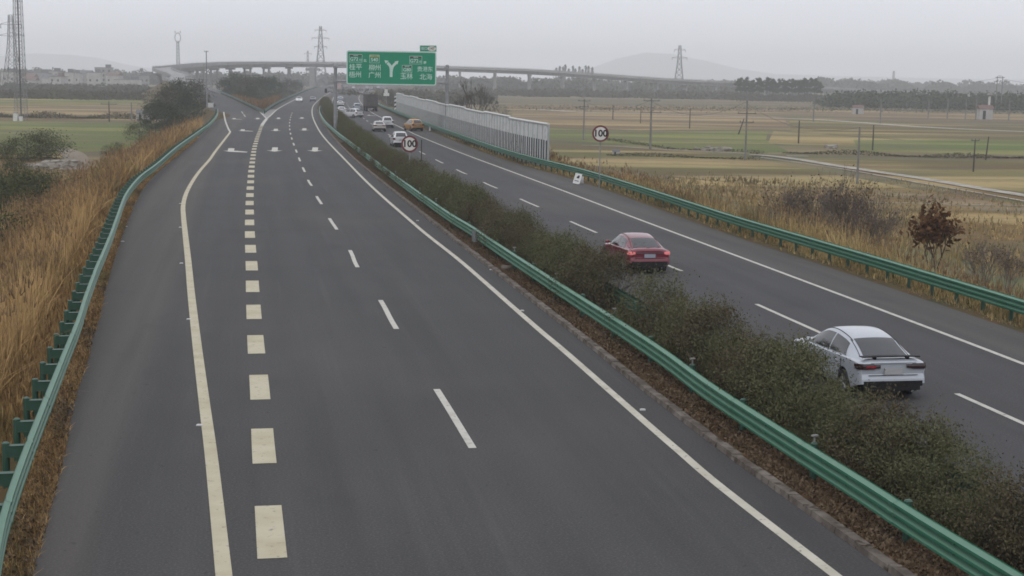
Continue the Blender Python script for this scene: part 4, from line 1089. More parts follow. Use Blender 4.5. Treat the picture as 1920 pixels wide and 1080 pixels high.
def shield(x0, y0, x1, y1, s, sub_, band, bandtxt):
    a, b = C1(x0, y0); c, d = C1(x1, y1); w, h = c - a, b - d
    m = MB(); rrect(m, (a + c) / 2, (b + d) / 2, w, h, .06, FY - .010, .004); m.build('shield_border', M_SWHITE, gan)
    m = MB(); rrect(m, (a + c) / 2, (b + d) / 2, w - .09, h - .09, .04, FY - .014, .004); m.build('shield_face', M_SGREEN, gan)
    m = MB(); m.box(((a + c) / 2, FY - .017, b - h * .17), (w - .1, .006, h * .2)); m.build('shield_band', band, gan)
    k = .62 if sub_ else 1
    text_mesh(s, h * .60, 'lettering', M_SWHITE, gan, ((a + c) / 2 - (w * .12 if sub_ else 0), FY - .019, d + h * .38), RT, .003, .012)
    if sub_: text_mesh(sub_, h * .34, 'lettering', M_SWHITE, gan, (c - w * .155, FY - .019, d + h * .30), RT, .003, .01)
    text_mesh(bandtxt, h * .15, 'lettering', M_SWHITE if band is not M_SYEL else M_SDARK, gan, ((a + c) / 2, FY - .021, b - h * .17), RT, .001, .002)
shield(155, 232, 405, 382, 'G72', '12', M_SRED, '国家高速'); shield(540, 235, 728, 392, 'S40', '', M_SYEL, '广西高速')
shield(1295, 245, 1532, 400, 'G72', '12', M_SRED, '国家高速'); shield(1155, 422, 1345, 568, 'G80', '', M_SRED, '国家高速')
txt('北', 455, 352, .42, .01); txt('南', 1588, 372, .42, .01)
# forked arrow
def ribbon(pts, w):
    P = [Vector((C1(x, y)[0], 0, C1(x, y)[1])) for x, y in crom(pts, 6)]; m = MB(); vs = []
    for i, p in enumerate(P):
        d = (P[min(i + 1, len(P) - 1)] - P[max(i - 1, 0)]).normalized(); n = Vector((-d.z, 0, d.x)) * (w / 2)
        vs.append([(p.x - n.x, FY - .013, p.z - n.z), (p.x + n.x, FY - .013, p.z + n.z)])
    m.loft(vs); return m
m = ribbon([(950, 650), (950, 560), (945, 480), (925, 430), (880, 385)], .38)
m2 = ribbon([(956, 545), (962, 500), (985, 440), (1040, 385)], .34); m.add([(x, y - .004, z) for x, y, z in m2.v], m2.f)
for tri in (((825, 335), (905, 345), (845, 400)), ((1090, 342), (1012, 358), (1068, 412))):
    m.add([(C1(x, y)[0], FY - .021, C1(x, y)[1]) for x, y in tri], [(0, 1, 2)])
m.build('fork_arrow', M_SWHITE, gan)
# exit number tab
a, b = U(787), V_(84.0); c, d = U(819), V_(96.3); w, h = c - a, b - d
m = MB(); rrect(m, (a + c) / 2, (b + d) / 2, w, h, .1, FY, .06); m.build('tab_border', M_SWHITE, gan)
m = MB(); rrect(m, (a + c) / 2, (b + d) / 2, w - .16, h - .16, .06, FY - .006, .01); m.build('tab_panel', M_SGREEN, gan)
text_mesh('出口', .44, 'lettering', M_SWHITE, gan, (a + w * .27, FY - .012, (b + d) / 2), RT, .003, .01)
m = MB(); P = [(c - w * .29 + math.cos(t) * w * .25, FY - .010, (b + d) / 2 + math.sin(t) * h * .36) for t in np.linspace(0, 2 * math.pi, 28, endpoint=False)]; m.add(P, [tuple(range(28))]); m.build('number_oval', M_SIGNW, gan)
text_mesh('147', .50, 'lettering', M_SDARK, gan, (c - w * .29, FY - .014, (b + d) / 2), RT, .003, .012)

# ------------------------------------------------------------------ round speed signs
def speed_sign(label, px, py, Y_, zbase, name='speed_limit_sign'):
    c = D(px, py, Y_); root = thing(name, label, 'speed sign', (c.x, Y_, zbase), rz=math.atan2(c.x, Y_) * -.6)
    hz = c.z - zbase; r = .60
    m = MB(); m.tube((0, .09, 0), (0, .09, hz + .35), .045, n=12); m.build('post', M_STEEL, root, smooth=True, sharp=40)
    def disc(rr, y, t, nm, mm):
        m = MB(); m.tube((0, y + t, hz), (0, y, hz), rr, n=48); m.build(nm, mm, root)
    disc(r, 0, .012, 'disc_rim', mat('sign_rim', (.16, .012, .02), .5)); disc(r * .78, -.006, .008, 'disc_face', M_SIGNW)
    text_mesh('100', .68, 'numerals', M_BLACK, root, (0, -.010, hz), RT, .002, .022)
    m = MB(); m.box((0, .045, hz + .2), (.5, .03, .04)); m.box((0, .045, hz - .2), (.5, .03, .04)); m.build('clamp', M_STEEL, root)
    return root
speed_sign('round white speed sign reading 100 standing in the median hedge', 768, 270, 106, .05)
speed_sign('round white speed sign reading 100 on a pole behind the right guardrail', 1126, 250.5, 107, -1.0)
def pole(label, px, y_top, y_base, z=GZ, r=.11, name='utility_pole', arms=(), m_=None, Y_=None, lean=0, group=None, catg='pole', box=False):
    b = G(px, y_base, z) if Y_ is None else Vector((D(px, y_base, Y_).x, Y_, z))
    h = D(px, y_top, b.y).z - z
    root = thing(name, label, catg, tuple(b), group=group)
    m = MB(); m.tube((0, 0, -.2), (lean, 0, h), r * 1.15, r * .75, 10); m.build('shaft', m_ or M_CPOLE, root, smooth=True, sharp=40)
    if arms:
        m = MB()
        for dz, w in arms:
            m.box((lean, -.12, h - dz), (w, .09, .09))
            for s_ in (-1, 0, 1): m.tube((lean + s_ * w * .44, -.12, h - dz), (lean + s_ * w * .44, -.12, h - dz + .26), .05, .035, 6)
        m.build('crossarm', M_DARKSTEEL, root)
    if box:
        m = MB(); m.box((.25, -.1, 1.2), (.5, .35, .7)); m.build('control_box', M_WHITE, root)
    return root
M_CPOLE = mat('pole_concrete', (.24, .235, .22), .85, var=(.17, .165, .155), scale=1.5)
M_WPOLE = mat('pole_wood', (.07, .06, .05), .9, var=(.05, .042, .035), scale=3)
M_DARKSTEEL = mat('dark_steel', (.10, .10, .105), .6, metal=.2)
pole('thin dark post standing in the median hedge right of the round sign', 790, 262, 340, z=0, r=.05, name='thin_post', m_=M_WPOLE, Y_=104)
gp = 'poles in the right fields'
pole('concrete utility pole with two crossarms behind the round sign, left one', 1094, 186, 262, arms=((.3, 2.2), (1.3, 1.6)), group=gp, r=.14)
pole('tall concrete utility pole with crossarms right of the round sign', 1219, 184, 280, arms=((.4, 2.6), (2.2, 3.2)), group=gp, r=.17)
pole('pale slim concrete pole standing in front of the twiggy shrubs', 1607, 238, 345, group=gp, r=.13)
pole('slim wooden post in the brown field, first right of the concrete pair', 1149, 197, 224, m_=M_WPOLE, group=gp, r=.13)
pole('slim wooden post on the brown field, left of the tall concrete pole', 1201, 199, 231, m_=M_WPOLE, group=gp, r=.1)
pole('slim wooden post on the brown field, second right of the tall pole', 1293, 203, 241, m_=M_WPOLE, group=gp, r=.12)
pole('slim wooden post between the leaning pair and the twiggy thicket', 1497, 226, 269, m_=M_WPOLE, group=gp, r=.13)
pole('slim wooden post on the green field right of the pale slim pole', 1636, 234, 282, m_=M_WPOLE, group=gp, r=.12)
pole('leaning stay pole beside the crossarmed pole', 1384, 222, 252, m_=M_WPOLE, group=gp, r=.13, lean=1.1)
pole('wooden pole with crossarm at the foot of the dark tree row', 1397, 188, 300, arms=((1.8, 2.6), (3.0, 2.0)), group=gp, r=.14)
pole('dark post with a flat cap on the right green field', 1825, 262, 322, m_=M_WPOLE, arms=((.1, 1.0),), group=gp, r=.09)
pole('leaning dark post right of the capped post', 1848, 256, 300, m_=M_WPOLE, group=gp, r=.10, lean=.25)
for i, (x, yt, yb) in enumerate([(1525, 190, 228), (1650, 185, 232), (1740, 186, 222), (1776, 186, 222), (1810, 186, 224), (1829, 186, 226), (1891, 190, 226)]):
    pole('pale concrete pole before the dark wood, ' + ['leftmost, below the tall tree row', 'second from the left, alone', 'third from the left', 'fourth from the left', 'left of the white hut', 'nearest left of the white hut', 'right of the white hut'][i], x, yt, yb, group='pale poles before the dark wood', r=.2)
pole('short pole in the left field behind the ditch, with a crossarm', 205, 190, 228, arms=((.6, 3.5),), group='poles in the left field', m_=M_WPOLE, r=.12)
pole('pale post in the left field beside the dark clump', 247, 192, 226, group='poles in the left field', r=.15)
pole('tall thin camera pole beside the slip road with a small box on top', 388, 96, 190, z=0, name='camera_pole', arms=((.1, .9),), r=.13, m_=M_STEEL, Y_=330)
m = MB(); b = D(395, 187, 332); m.box((0, 0, .55), (1.1, .6, 1.1)); m.box((0, 0, 1.13), (1.2, .7, .06)); m.box((0, -.305, .55), (.9, .02, .9))
tag(m.build('cabinet', M_WHITE, loc=(b.x, 332, 0)), 'white equipment cabinet at the foot of the camera pole', 'cabinet')

# lattice towers and pylons
def lattice(root, h, w0, w1, n, r, m_, name='mast', x0=0, wmid=None):
    m = MB(); rows = []
    for k in range(n + 1):
        t = k / n; w = w0 + (w1 - w0) * t if wmid is None else (w0 + (wmid[1] - w0) * min(t / wmid[0], 1) if t < wmid[0] else wmid[1] + (w1 - wmid[1]) * (t - wmid[0]) / (1 - wmid[0]))
        rows.append([Vector((x0 + sx * w / 2, sy * w / 2, h * t)) for sx, sy in ((-1, -1), (1, -1), (1, 1), (-1, 1))])
    for k in range(n):
        for j in range(4):
            a, b = rows[k], rows[k + 1]; j2 = (j + 1) % 4
            m.tube(a[j], b[j], r, n=4, cap=False); m.tube(a[j], b[j2], r * .55, n=3, cap=False); m.tube(a[j2], b[j], r * .55, n=3, cap=False); m.tube(b[j], b[j2], r * .55, n=3, cap=False)
    return m.build(name, m_, root)
M_LAT = mat('lattice_steel', (.30, .30, .31), .6, var=(.2, .2, .21), scale=.3); M_LATD = mat('lattice_dark', (.13, .13, .14), .6, var=(.09, .09, .09), scale=.2)
b = G(40, 226, GZ)
tt = thing('telecom_mast', 'tall steel lattice mast rising out of the top of the photo at the left', 'mast', tuple(b)); lattice(tt, 42, 2.2, 1.0, 30, .06, M_LAT)
m = MB(); m.tube((0, 0, 0), (0, 0, 42), .16, n=8); m.build('cable_duct', M_DARKSTEEL, tt)
hut = thing('equipment_hut', 'small white hut at the foot of the tall lattice mast', 'hut', (b.x + .2, b.y - 4, GZ))
m = MB(); m.box((0, 0, .85), (.9, 1.0, 1.7)); m.box((1.0, .1, .5), (.7, .7, 1.0)); m.build('cabin', M_WHITE, hut)
m = MB(); m.box((0, 0, 1.74), (1.1, 1.2, .09)); m.build('roof', M_CONC, hut)
def pylon(label, px, yt, Y_, w0, arms, m_=M_LATD, r=.16, n=9, top=1.6, group='electricity pylons'):
    c = D(px, yt, Y_); h = c.z - GZ; root = thing('electricity_pylon', label, 'pylon', (c.x, Y_, GZ), group=group)
    lattice(root, h, w0, top, n, r, m_, 'tower', wmid=(.62, w0 * .36))
    for t, w in arms:
        m = MB(); z = h * t
        for s_ in (-1, 1):
            m.tube((0, -.6, z), (s_ * w, 0, z + .2), r * .7, n=4); m.tube((0, .6, z), (s_ * w, 0, z + .2), r * .7, n=4); m.tube((0, 0, z + 1.5), (s_ * w, 0, z + .2), r * .6, n=4)
            m.tube((s_ * w * .95, 0, z + .1), (s_ * w * .95, 0, z - 1.6), .14, n=5)
        m.build('crossarm', m_, root)
    return root
pylon('lattice electricity pylon above the flyover, left of the green sign', 601, 49, 1250, 11, ((.93, 5), (.80, 7.5), (.66, 5.5)), r=.26)
pylon('lattice electricity pylon above the right part of the flyover', 1275, 85, 1150, 9, ((.90, 4.5), (.74, 6), (.0, .1))[:2], r=.22)
pylon('lattice electricity pylon at the left edge behind the tall mast', 20, 28, 620, 7.5, ((.88, 4.5), (.74, 5.5)), r=.13)
pylon('small far pylon left of the big pylon above the flyover', 577, 95, 1900, 6, ((.9, 5), (.5, 6)), r=.25)
c = D(333, 57, 1150)
wt = thing('ring_topped_mast', 'pale thin mast with an open ring shaped head above the flyover bend', 'mast', (c.x, 1150, GZ)); h = c.z - GZ
lattice(wt, h - 8, 2.6, 1.5, 14, .16, M_LAT)
m = MB()
for k in range(20):
    a0, a1 = 2 * math.pi * k / 20, 2 * math.pi * (k + 1) / 20
    m.tube((math.cos(a0) * 2.2, 0, h - 5.5 + math.sin(a0) * 3.6), (math.cos(a1) * 2.2, 0, h - 5.5 + math.sin(a1) * 3.6), .3, n=6, cap=False)
for s_ in (-1, 1): m.box((s_ * 2.0, 0, h - 1.2), (.5, .5, 1.8))
m.build('ring_head', M_LAT, wt)
hp = thing('h_frame_pylon', 'two legged power line frame above the wood at the right', 'pylon', (D(1873, 180, 640).x, 640, GZ), group='electricity pylons'); h = D(1873, 143, 640).z - GZ
for s_ in (-1, 1):
    m = MB(); m.tube((s_ * 1.15, 0, 0), (s_ * 1.15, 0, h), .2, .16, 8); m.build('leg', M_CPOLE, hp, smooth=True, sharp=40)
m = MB(); m.box((0, 0, h - .5), (4.0, .2, .25)); m.box((0, 0, h + .1), (1.6, .2, .2)); m.build('crossarm', M_DARKSTEEL, hp)
c = D(1676, 133, 2300); ch = thing('chimney', 'faint tall chimney in the haze above the right fields', 'chimney', (c.x, 2300, GZ))
m = MB(); m.tube((0, 0, 0), (0, 0, c.z - GZ), 2.4, 1.7, 14); m.build('stack', M_CONC, ch, smooth=True, sharp=40)
c = D(1919, 140, 500); pole('thin dark mast at the right edge of the photo', 1919, 128, 205, arms=((.5, 1.5),), m_=M_DARKSTEEL, r=.2, name='mast', catg='mast')
M_WIRE = mat('wire', (.05, .05, .05), .6)
def wire(label, a, b, sag, r=.02):
    m = MB(); P = [a.lerp(b, k / 14) - Vector((0, 0, sag * 4 * (k / 14) * (1 - k / 14))) for k in range(15)]
    for p, q in zip(P[:-1], P[1:]): m.tube(p, q, r, n=3, cap=False)
    return tag(m.build('power_line', M_WIRE), label, 'cable')
wire('thin wire between the crossarmed pole and the pole pair behind the round sign', D(1094, 188, G(1094, 262, GZ).y), D(1219, 188, G(1219, 280, GZ).y), 1.5, .025)
wire('thin wire from the tall pole to the pole below the tree row', D(1219, 188, G(1219, 280, GZ).y), D(1397, 192, G(1397, 300, GZ).y), 2, .025)
wire('thin wire from the pole below the tree row toward the right edge', D(1397, 192, G(1397, 300, GZ).y), D(1607, 240, G(1607, 345, GZ).y), 1.5, .02)
wire('faint power line running right from the two legged frame', D(1872, 146, 640), D(2150, 150, 560), 3, .05)
wire('faint power line running left from the two legged frame', D(1872, 146, 640), D(1560, 158, 1250), 5, .05)

# village on the left and small buildings
M_WALLS = [mat('plaster_white', (.52, .50, .48), .9, var=(.42, .40, .38), scale=.3), mat('plaster_grey', (.33, .32, .31), .9, scale=.3), mat('brick_wall', (.26, .17, .13), .9, scale=.4)]
M_ROOFS = [mat('roof_grey', (.16, .16, .17), .8, scale=.4), mat('roof_red', (.19, .12, .10), .8, scale=.4)]
M_PANE = mat('window_dark', (.03, .035, .04), .2)
def house(px, Y_, w, d, h, wi, ri, lab, pitched=False):
    c = D(px, 160, Y_); root = thing('house', lab, 'house', (c.x, Y_, GZ), rz=random.uniform(-.25, .25), group='houses of the far village')
    w *= .72
    m = MB(); m.box((0, 0, h / 2), (w, d, h)); m.build('wall', M_WALLS[wi], root)
    m = MB()
    if pitched: m.add([(-w / 2 - .4, -d / 2 - .4, h + .01), (w / 2 + .4, -d / 2 - .4, h + .01), (w / 2 + .4, d / 2 + .4, h + .01), (-w / 2 - .4, d / 2 + .4, h + .01), (-w / 2 - .4, 0, h + 2.2), (w / 2 + .4, 0, h + 2.2)], [(0, 1, 5, 4), (2, 3, 4, 5), (0, 4, 3), (1, 2, 5), (3, 2, 1, 0)])
    else:
        m.box((0, 0, h + .15), (w + .5, d + .5, .3)); m.box((w * .25, 0, h + 1.3), (w * .3, d * .4, 2.0))
    m.build('roof', M_ROOFS[ri], root)
    nx, nz_ = max(2, int(w / 3.2)), max(1, int(h / 3.2))
    for i in range(nx):
        for j in range(nz_):
            m = MB(); x = -w / 2 + w * (i + .5) / nx; z = 1.7 + 3.1 * j
            m.box((x, -d / 2 - .02, z), (1.3, .08, 1.4)); m.build('window', M_PANE, root)
hs_ = [(20, 980, 13, 9, 9, 0, 0, 0), (55, 940, 12, 8, 6.5, 0, 1, 1), (76, 960, 17, 9, 9.0, 1, 0, 0), (95, 930, 12, 8, 6, 0, 0, 1), (101, 1000, 14, 9, 10, 0, 0, 0), (110, 900, 11, 8, 7, 0, 1, 0), (126, 935, 13, 8, 9.5, 0, 0, 0), (140, 980, 12, 8, 9, 0, 0, 0), (160, 1010, 14, 8, 9, 1, 0, 1), (178, 960, 12, 8, 9.6, 0, 0, 0), (196, 1030, 16, 9, 13, 1, 0, 0), (215, 1000, 12, 8, 8, 0, 1, 1), (240, 960, 24, 8, 5.5, 0, 0, 0), (262, 1040, 18, 9, 8, 1, 0, 0), (60, 905, 9, 7, 4.5, 0, 1, 1)]
hd = ['leftmost, behind the lattice mast', 'with a red pitched roof right of the mast', 'long flat grey block', 'low white with a grey pitched roof', 'tall white behind the low one', 'small white with a flat red roof slab', 'three storey white near the middle', 'white, right of the middle one', 'grey with a pitched roof', 'bright white flat roofed', 'tallest grey block', 'white with a red pitched roof at the right', 'long low white shed', 'wide grey block at the right end', 'lowest, with a red pitched roof, in front']
for (px, Y_, w, d, h, wi, ri, pt), t_ in zip(hs_, hd): house(px, Y_, w, d, h, wi, ri, 'hazy far village house: ' + t_, bool(pt))
def hut2(px, py, w, h, lab, Y_=None):
    c = G(px, py, GZ); root = thing('hut', lab, 'hut', tuple(c))
    m = MB(); m.box((0, 0, h / 2), (w, w * .7, h)); m.build('wall', M_WALLS[0], root)
    m = MB(); m.add([(-w * .56, -w * .42, h), (w * .56, -w * .42, h), (w * .56, w * .42, h), (-w * .56, w * .42, h), (-w * .56, 0, h + w * .28), (w * .56, 0, h + w * .28)], [(0, 1, 5, 4), (2, 3, 4, 5), (0, 4, 3), (1, 2, 5), (3, 2, 1, 0)]); m.build('roof', M_ROOFS[1 if w > 3 else 0], root)
    m = MB(); m.box((-w * .15, -w * .35 - .02, h * .42), (w * .22, .06, h * .8)); m.build('door', M_PANE, root)
hut2(1846, 224, 4.2, 3.4, 'white hut with a reddish roof at the edge of the dark wood')
hut2(1608, 214, 3.5, 2.2, 'small white shed on the field left of the wood')
hut2(1155, 290, 1.0, .5, 'tiny white roofed pump box right of the round sign')
hut2(268, 226, 2.6, 1.6, 'small pale hut beside the dark clump at the left')
wt2 = thing('water_tower', 'slim white water tower beside the white hut', 'water tower', tuple(G(1853, 223, GZ))); m = MB(); m.tube((0, 0, 0), (0, 0, 7.2), .35, n=10); m.build('shaft', M_WHITE, wt2)
m = MB(); m.tube((0, 0, 7.2), (0, 0, 7.8), .45, 1.1, 14); m.tube((0, 0, 7.8), (0, 0, 8.4), 1.1, .4, 14); m.build('tank', M_CONC, wt2)
# ------------------------------------------------------------------ roadside bits
def board(label, px, py, Y_, w, h, z0, stripes=0, lean=0, name='marker_board', catg='marker', c1=None, c2=None):
    c = D(px, py, Y_); root = thing(name, label, catg, (c.x, Y_, z0)); hz = c.z - z0
    m = MB(); m.tube((0, .04, 0), (0, .04, hz + h * .4), .04, n=8); m.build('post', M_STEEL, root)
    m = MB(); m.box((0, 0, hz), (w, .02, h)); pn_ = m.build('panel', c1 or M_WHITE, root)
    if stripes:
        m = MB(); s_ = h / stripes
        for k in range(stripes):
            z = hz - h / 2 + s_ * k; m.add([(-w / 2, -.014, z), (w / 2, -.014, z + s_ * .5), (w / 2, -.014, min(z + s_, hz + h / 2)), (-w / 2, -.014, z + s_ * .5)], [(0, 1, 2, 3)])
        m.build('stripes', c2 or M_BLACK, root)
    return root
board('tall striped marker board at the start of the right carriageway median, beside the white cars', 630, 211, 210, .5, 1.9, .05, 5)
board('tall black and white striped marker board at the far end of the noise barrier', 743.5, 195, 318, .9, 3.4, 0, 4)
board('small round topped sign above the median beside the left gantry post', 636, 161, 420, 1.2, 1.5, 0, name='small_sign', catg='sign', c1=mat('sign_pinkish', (.55, .42, .42), .6))
board('small white sign beyond the truck', 724, 171, 420, .9, 1.0, 0, name='small_sign', catg='sign')
board('wide white sign just below the other beyond the truck', 724.5, 177, 400, 1.5, .8, 0, name='small_sign', catg='sign')
board('small dark round marker on the median hedge right of the oncoming cars', 611, 170, 380, .6, 1.1, 0, name='small_sign', catg='sign', c1=M_BLACK)
c = G(1080, 345, 0)
ab = thing('leaning_board', 'white board with a dark emblem leaning against the right guardrail', 'board', (c.x, c.y, 0), rz=-.35)
m = MB(); Mx = Matrix.Rotation(R_(-18), 4, 'X') @ Matrix.Rotation(R_(10), 4, 'Y'); m.box((0, 0, .42), (.55, .03, .80), Mx); m.build('panel', M_WHITE, ab)
m = MB(); m.box((.02, -.022, .52), (.20, .01, .14), Mx); m.box((.05, -.022, .62), (.12, .01, .10), Mx); m.box((-.02, -.022, .24), (.34, .01, .05), Mx); m.build('emblem', M_BLACK, ab)
c = G(1091, 344, 0); m = MB(); m.box((0, 0, .26), (.24, .16, .52)); m.box((0, -.083, .3), (.14, .01, .14)); tag(m.build('small_box', M_WHITE, loc=(c.x, c.y, 0)), 'small white box on the shoulder right of the leaning board', 'box')
gs = 'reflective studs along the left shoulder line'
M_STUD = mat('stud_white', (.8, .8, .78), .3)
for x, y in ((374, 798), (354, 599), (340, 494), (338, 426.5), (338, 382), (230, 453), (236, 425)):
    c = G(x, y, 0); m = MB(); m.box((0, 0, .012), (.13, .09, .024)); m.box((0, 0, .028), (.08, .06, .01)); o = m.build('road_stud', M_STUD, loc=(c.x, c.y, 0))
    tag(o, 'small white reflective stud on the left shoulder, ' + {798: 'nearest the camera', 599: 'second from the camera', 494: 'third from the camera', 426.5: 'fourth along the line', 382: 'at the bend of the cream line', 453: 'near the guardrail, nearer one', 425: 'near the guardrail, farther one'}[y], 'road stud', gs)
for x, y in ((1205, 769), (979, 583), (921, 506), (783, 414)):
    c = G(x, y, 0); m = MB(); m.box((0, 0, .012), (.13, .09, .024)); m.box((0, 0, .028), (.08, .06, .01)); o = m.build('road_stud', M_STUD, loc=(c.x, c.y, 0))
    tag(o, 'small white reflective stud between edge line and median kerb, ' + {769: 'nearest', 583: 'second nearest', 506: 'third nearest', 414: 'farthest'}[y], 'road stud', 'reflective studs along the kerb')
c = G(950, 508, 0.06); m = MB(); m.tube((-.2, 0, .12), (.2, .05, .13), .12, .09, 9); tag(m.build('litter_bag', M_KERB, smooth=True, loc=(c.x, c.y, .06)), 'crumpled pale bag on the median soil near the kerb', 'litter')

# ------------------------------------------------------------------ haze
hz_ = MB(); hz_.box((0, 3600, 66), (9000, 7900, 140))
M_HAZE = bpy.data.materials.new('haze'); M_HAZE.use_nodes = True; N = M_HAZE.node_tree.nodes; N.clear()
o_ = N.new('ShaderNodeOutputMaterial'); v_ = N.new('ShaderNodeVolumePrincipled'); v_.inputs['Color'].default_value = (.94, .96, 1.0, 1); v_.inputs['Density'].default_value = .00035; v_.inputs['Anisotropy'].default_value = .0
M_HAZE.node_tree.links.new(v_.outputs[0], o_.inputs['Volume'])
hz = hz_.build('haze', M_HAZE); hz['kind'] = 'stuff'; hz['label'] = 'pale haze lying over the fields and fading the far hills'
# ------------------------------------------------------------------ vehicles
M_GLASS = mat('car_glass', (.020, .024, .028), .06, spec=.8, var=(.03, .034, .04), scale=1); M_TYRE = mat('tyre', (.018, .018, .018), .85, scale=8); M_RIM = mat('wheel_rim', (.35, .35, .36), .35, metal=.6)
M_UNDER = mat('underbody', (.012, .012, .012), .9); M_CHROME = mat('chrome', (.6, .6, .62), .18, metal=.9)
M_TAIL = mat('tail_lamp', (.12, .006, .008), .2, spec=.7); M_TAILD = mat('tail_lamp_dark', (.03, .008, .010), .15, spec=.7); M_TAILON = mat('tail_lamp_lit', (.5, .05, .05), .2, emit=(1, .35, .35, .3)); M_HEADON = mat('headlamp_lit', (.8, .8, .8), .2, emit=(1, .98, .9, 2.5))
M_PLATE = mat('number_plate', (.50, .50, .51), .5); M_PLATEB = mat('number_plate_pale', (.40, .42, .50), .5)
PAINT = {}
def paint(n, c, metal=.0):
    if n not in PAINT: PAINT[n] = mat('paint_' + n, c, .32, metal=metal, var=tuple(q * .93 for q in c), scale=1.5, coat=.7, var2=(tuple(q * .75 + .01 for q in c), 2.5, .6, .8))
    return PAINT[n]
def lerpf(x, P): return float(np.interp(x, [p[0] for p in P], [p[1] for p in P]))
def smoothf(x, P):
    xs = [p[0] for p in P]
    if x <= xs[0]: return P[0][1]
    if x >= xs[-1]: return P[-1][1]
    i = max(k for k in range(len(xs)) if xs[k] <= x); i = min(i, len(xs) - 2)
    p = [P[max(i - 1, 0)], P[i], P[i + 1], P[min(i + 2, len(P) - 1)]]
    m0 = (p[2][1] - p[0][1]) / max(p[2][0] - p[0][0], 1e-6); m1 = (p[3][1] - p[1][1]) / max(p[3][0] - p[1][0], 1e-6)
    h = p[2][0] - p[1][0]; t = (x - p[1][0]) / h
    return (2 * t ** 3 - 3 * t * t + 1) * p[1][1] + (t ** 3 - 2 * t * t + t) * h * m0 + (-2 * t ** 3 + 3 * t * t) * p[2][1] + (t ** 3 - t * t) * h * m1
def car(label, pos, rz, body, kind='sedan', spoiler=False, lit=False, front_lit=False, near=False, plate=None, group=None, roof=None, name='car', chrome=False, dark_tail=False, tall=0, reverse=False, scale=1.0):
    L_, Wd = 4.65, .905
    if kind == 'suv':
        Hh = 1.68; RL = [(.10, 1.12), (.35, 1.38), (.75, 1.60), (1.5, 1.68), (2.3, 1.67), (2.85, 1.58), (3.35, 1.22), (3.62, 1.02)]
        DK = [(0, .98), (.12, 1.08), (.5, 1.08), (3.2, 1.03), (3.7, 1.0), (4.3, .90), (4.6, .74), (4.65, .70)]; SHZ = [(0, .98), (.3, 1.0), (3.5, .96), (4.4, .84), (4.65, .70)]
    else:
        Hh = 1.46; RL = [(.42, 1.03), (.8, 1.19), (1.25, 1.36), (1.75, 1.44), (2.15, 1.46), (2.55, 1.42), (3.0, 1.25), (3.55, .97)]
        DK = [(0, .93), (.08, 1.01), (.2, 1.035), (.5, 1.03), (3.4, .97), (3.8, .93), (4.3, .82), (4.6, .66), (4.65, .62)]; SHZ = [(0, .90), (.15, .95), (.9, .96), (2.2, .92), (3.5, .88), (4.4, .76), (4.65, .62)]
    HWd = [(0, .80), (.06, .855), (.2, .885), (.7, .90), (2.3, .905), (3.9, .90), (4.3, .86), (4.55, .76), (4.65, .66)]
    yw0, yw1, rw = .86, 3.72, .325
    root = thing(name, label, 'car' if name == 'car' else name.split('_')[0], pos, rz, group); root.scale = (scale,) * 3
    F_ = (lambda y: L_ - y) if reverse else (lambda y: y)      # which end faces the camera
    ys = sorted(set([0, .03, .08, .15, .25, .4] + list(np.arange(.5, 4.3, .11)) + [4.3, 4.4, 4.5, 4.56, 4.61, 4.65]))
    rows = []
    for y in ys:
        w = smoothf(y, HWd); zs = smoothf(y, SHZ); zd = smoothf(y, DK); zd = max(zd, zs + .01)
        zb = .20 + .25 * max(0, 1 - y / .60) + (.06 if y > 4.55 else 0)
        for yw in (yw0, yw1):
            q = (rw + .065) ** 2 - (y - yw) ** 2
            if q > 0: zb = max(zb, .325 + math.sqrt(q))
        def lo(z): return max(z, zb)
        be = .055 * max(0, 1 - y / .15) if y < .15 else 0
        fe = .05 * max(0, 1 - (L_ - y) / .12) if L_ - y < .12 else 0
        sec = [(w * .93, lo(.20) , 0), (w * .985, lo(.27), 1), (w * 1.0, lo(.42), 1), (w * 1.0, lo(.56), .8), (w * .985, lo(.68), 0), (w * .99, lo(.80 if zs > .84 else zs - .05), 0), (w * .955, zs - .02, 0), (w * .90, zs + .005, 0), (w * .62, zd - .012, 0), (w * .3, zd, 0)]
        rt = [Vector((x, y - be * k + fe * k, z)) for x, z, k in sec]
        rows.append([Vector((-p.x, p.y, p.z)) for p in rt] + rt[::-1])
    m = MB(); n = len(rows[0]); hN = n // 2
    R2 = [[Vector((p.x, F_(p.y), p.z)) for p in r] for r in rows]
    if reverse: R2 = [r[::-1] for r in R2]
    m.loft(R2)
    for r, fl in ((R2[0], 0), (R2[-1], 1)):
        for i in range(hN - 1):
            f = (i, i + 1, n - 2 - i, n - 1 - i); b0 = len(m.v); 
            m.add([r[k] for k in f], [(0, 1, 2, 3) if fl else (3, 2, 1, 0)])
    m.build('body', body, root, smooth=True, sharp=32)
    m = MB(); m.box((0, L_ / 2, .40), (1.45, L_ - .35, .36)); 
    m.build('underbody', M_UNDER, root)
    # cabin
    y0, y1 = RL[0][0], RL[-1][0]
    WR = [(y0, .66), (y0 + .5, .60), (1.8, .585), (2.6, .59), (3.1, .63), (y1, .70)]
    def csec(y):
        zc = smoothf(y, RL); wr = smoothf(y, WR); zb = max(smoothf(y, SHZ), 0) - .01; wb = smoothf(y, HWd) * .915
        top = [(0, zc), (wr * .55, zc - .008), (wr * .88, zc - .028), (wr, max(zc - .06, zb))]
        o = [Vector((x, y, z)) for x, z in top]; a = o[-1]; b = Vector((wb, y, zb))
        for t in (.25, .5, .75, 1): 
            p = a.lerp(b, t); p.x += .035 * math.sin(math.pi * t) * min(1, (zc - zb) / .3); o.append(p)
        return o
    cy = list(np.linspace(y0, y1, 34)); m = MB(); cr = []
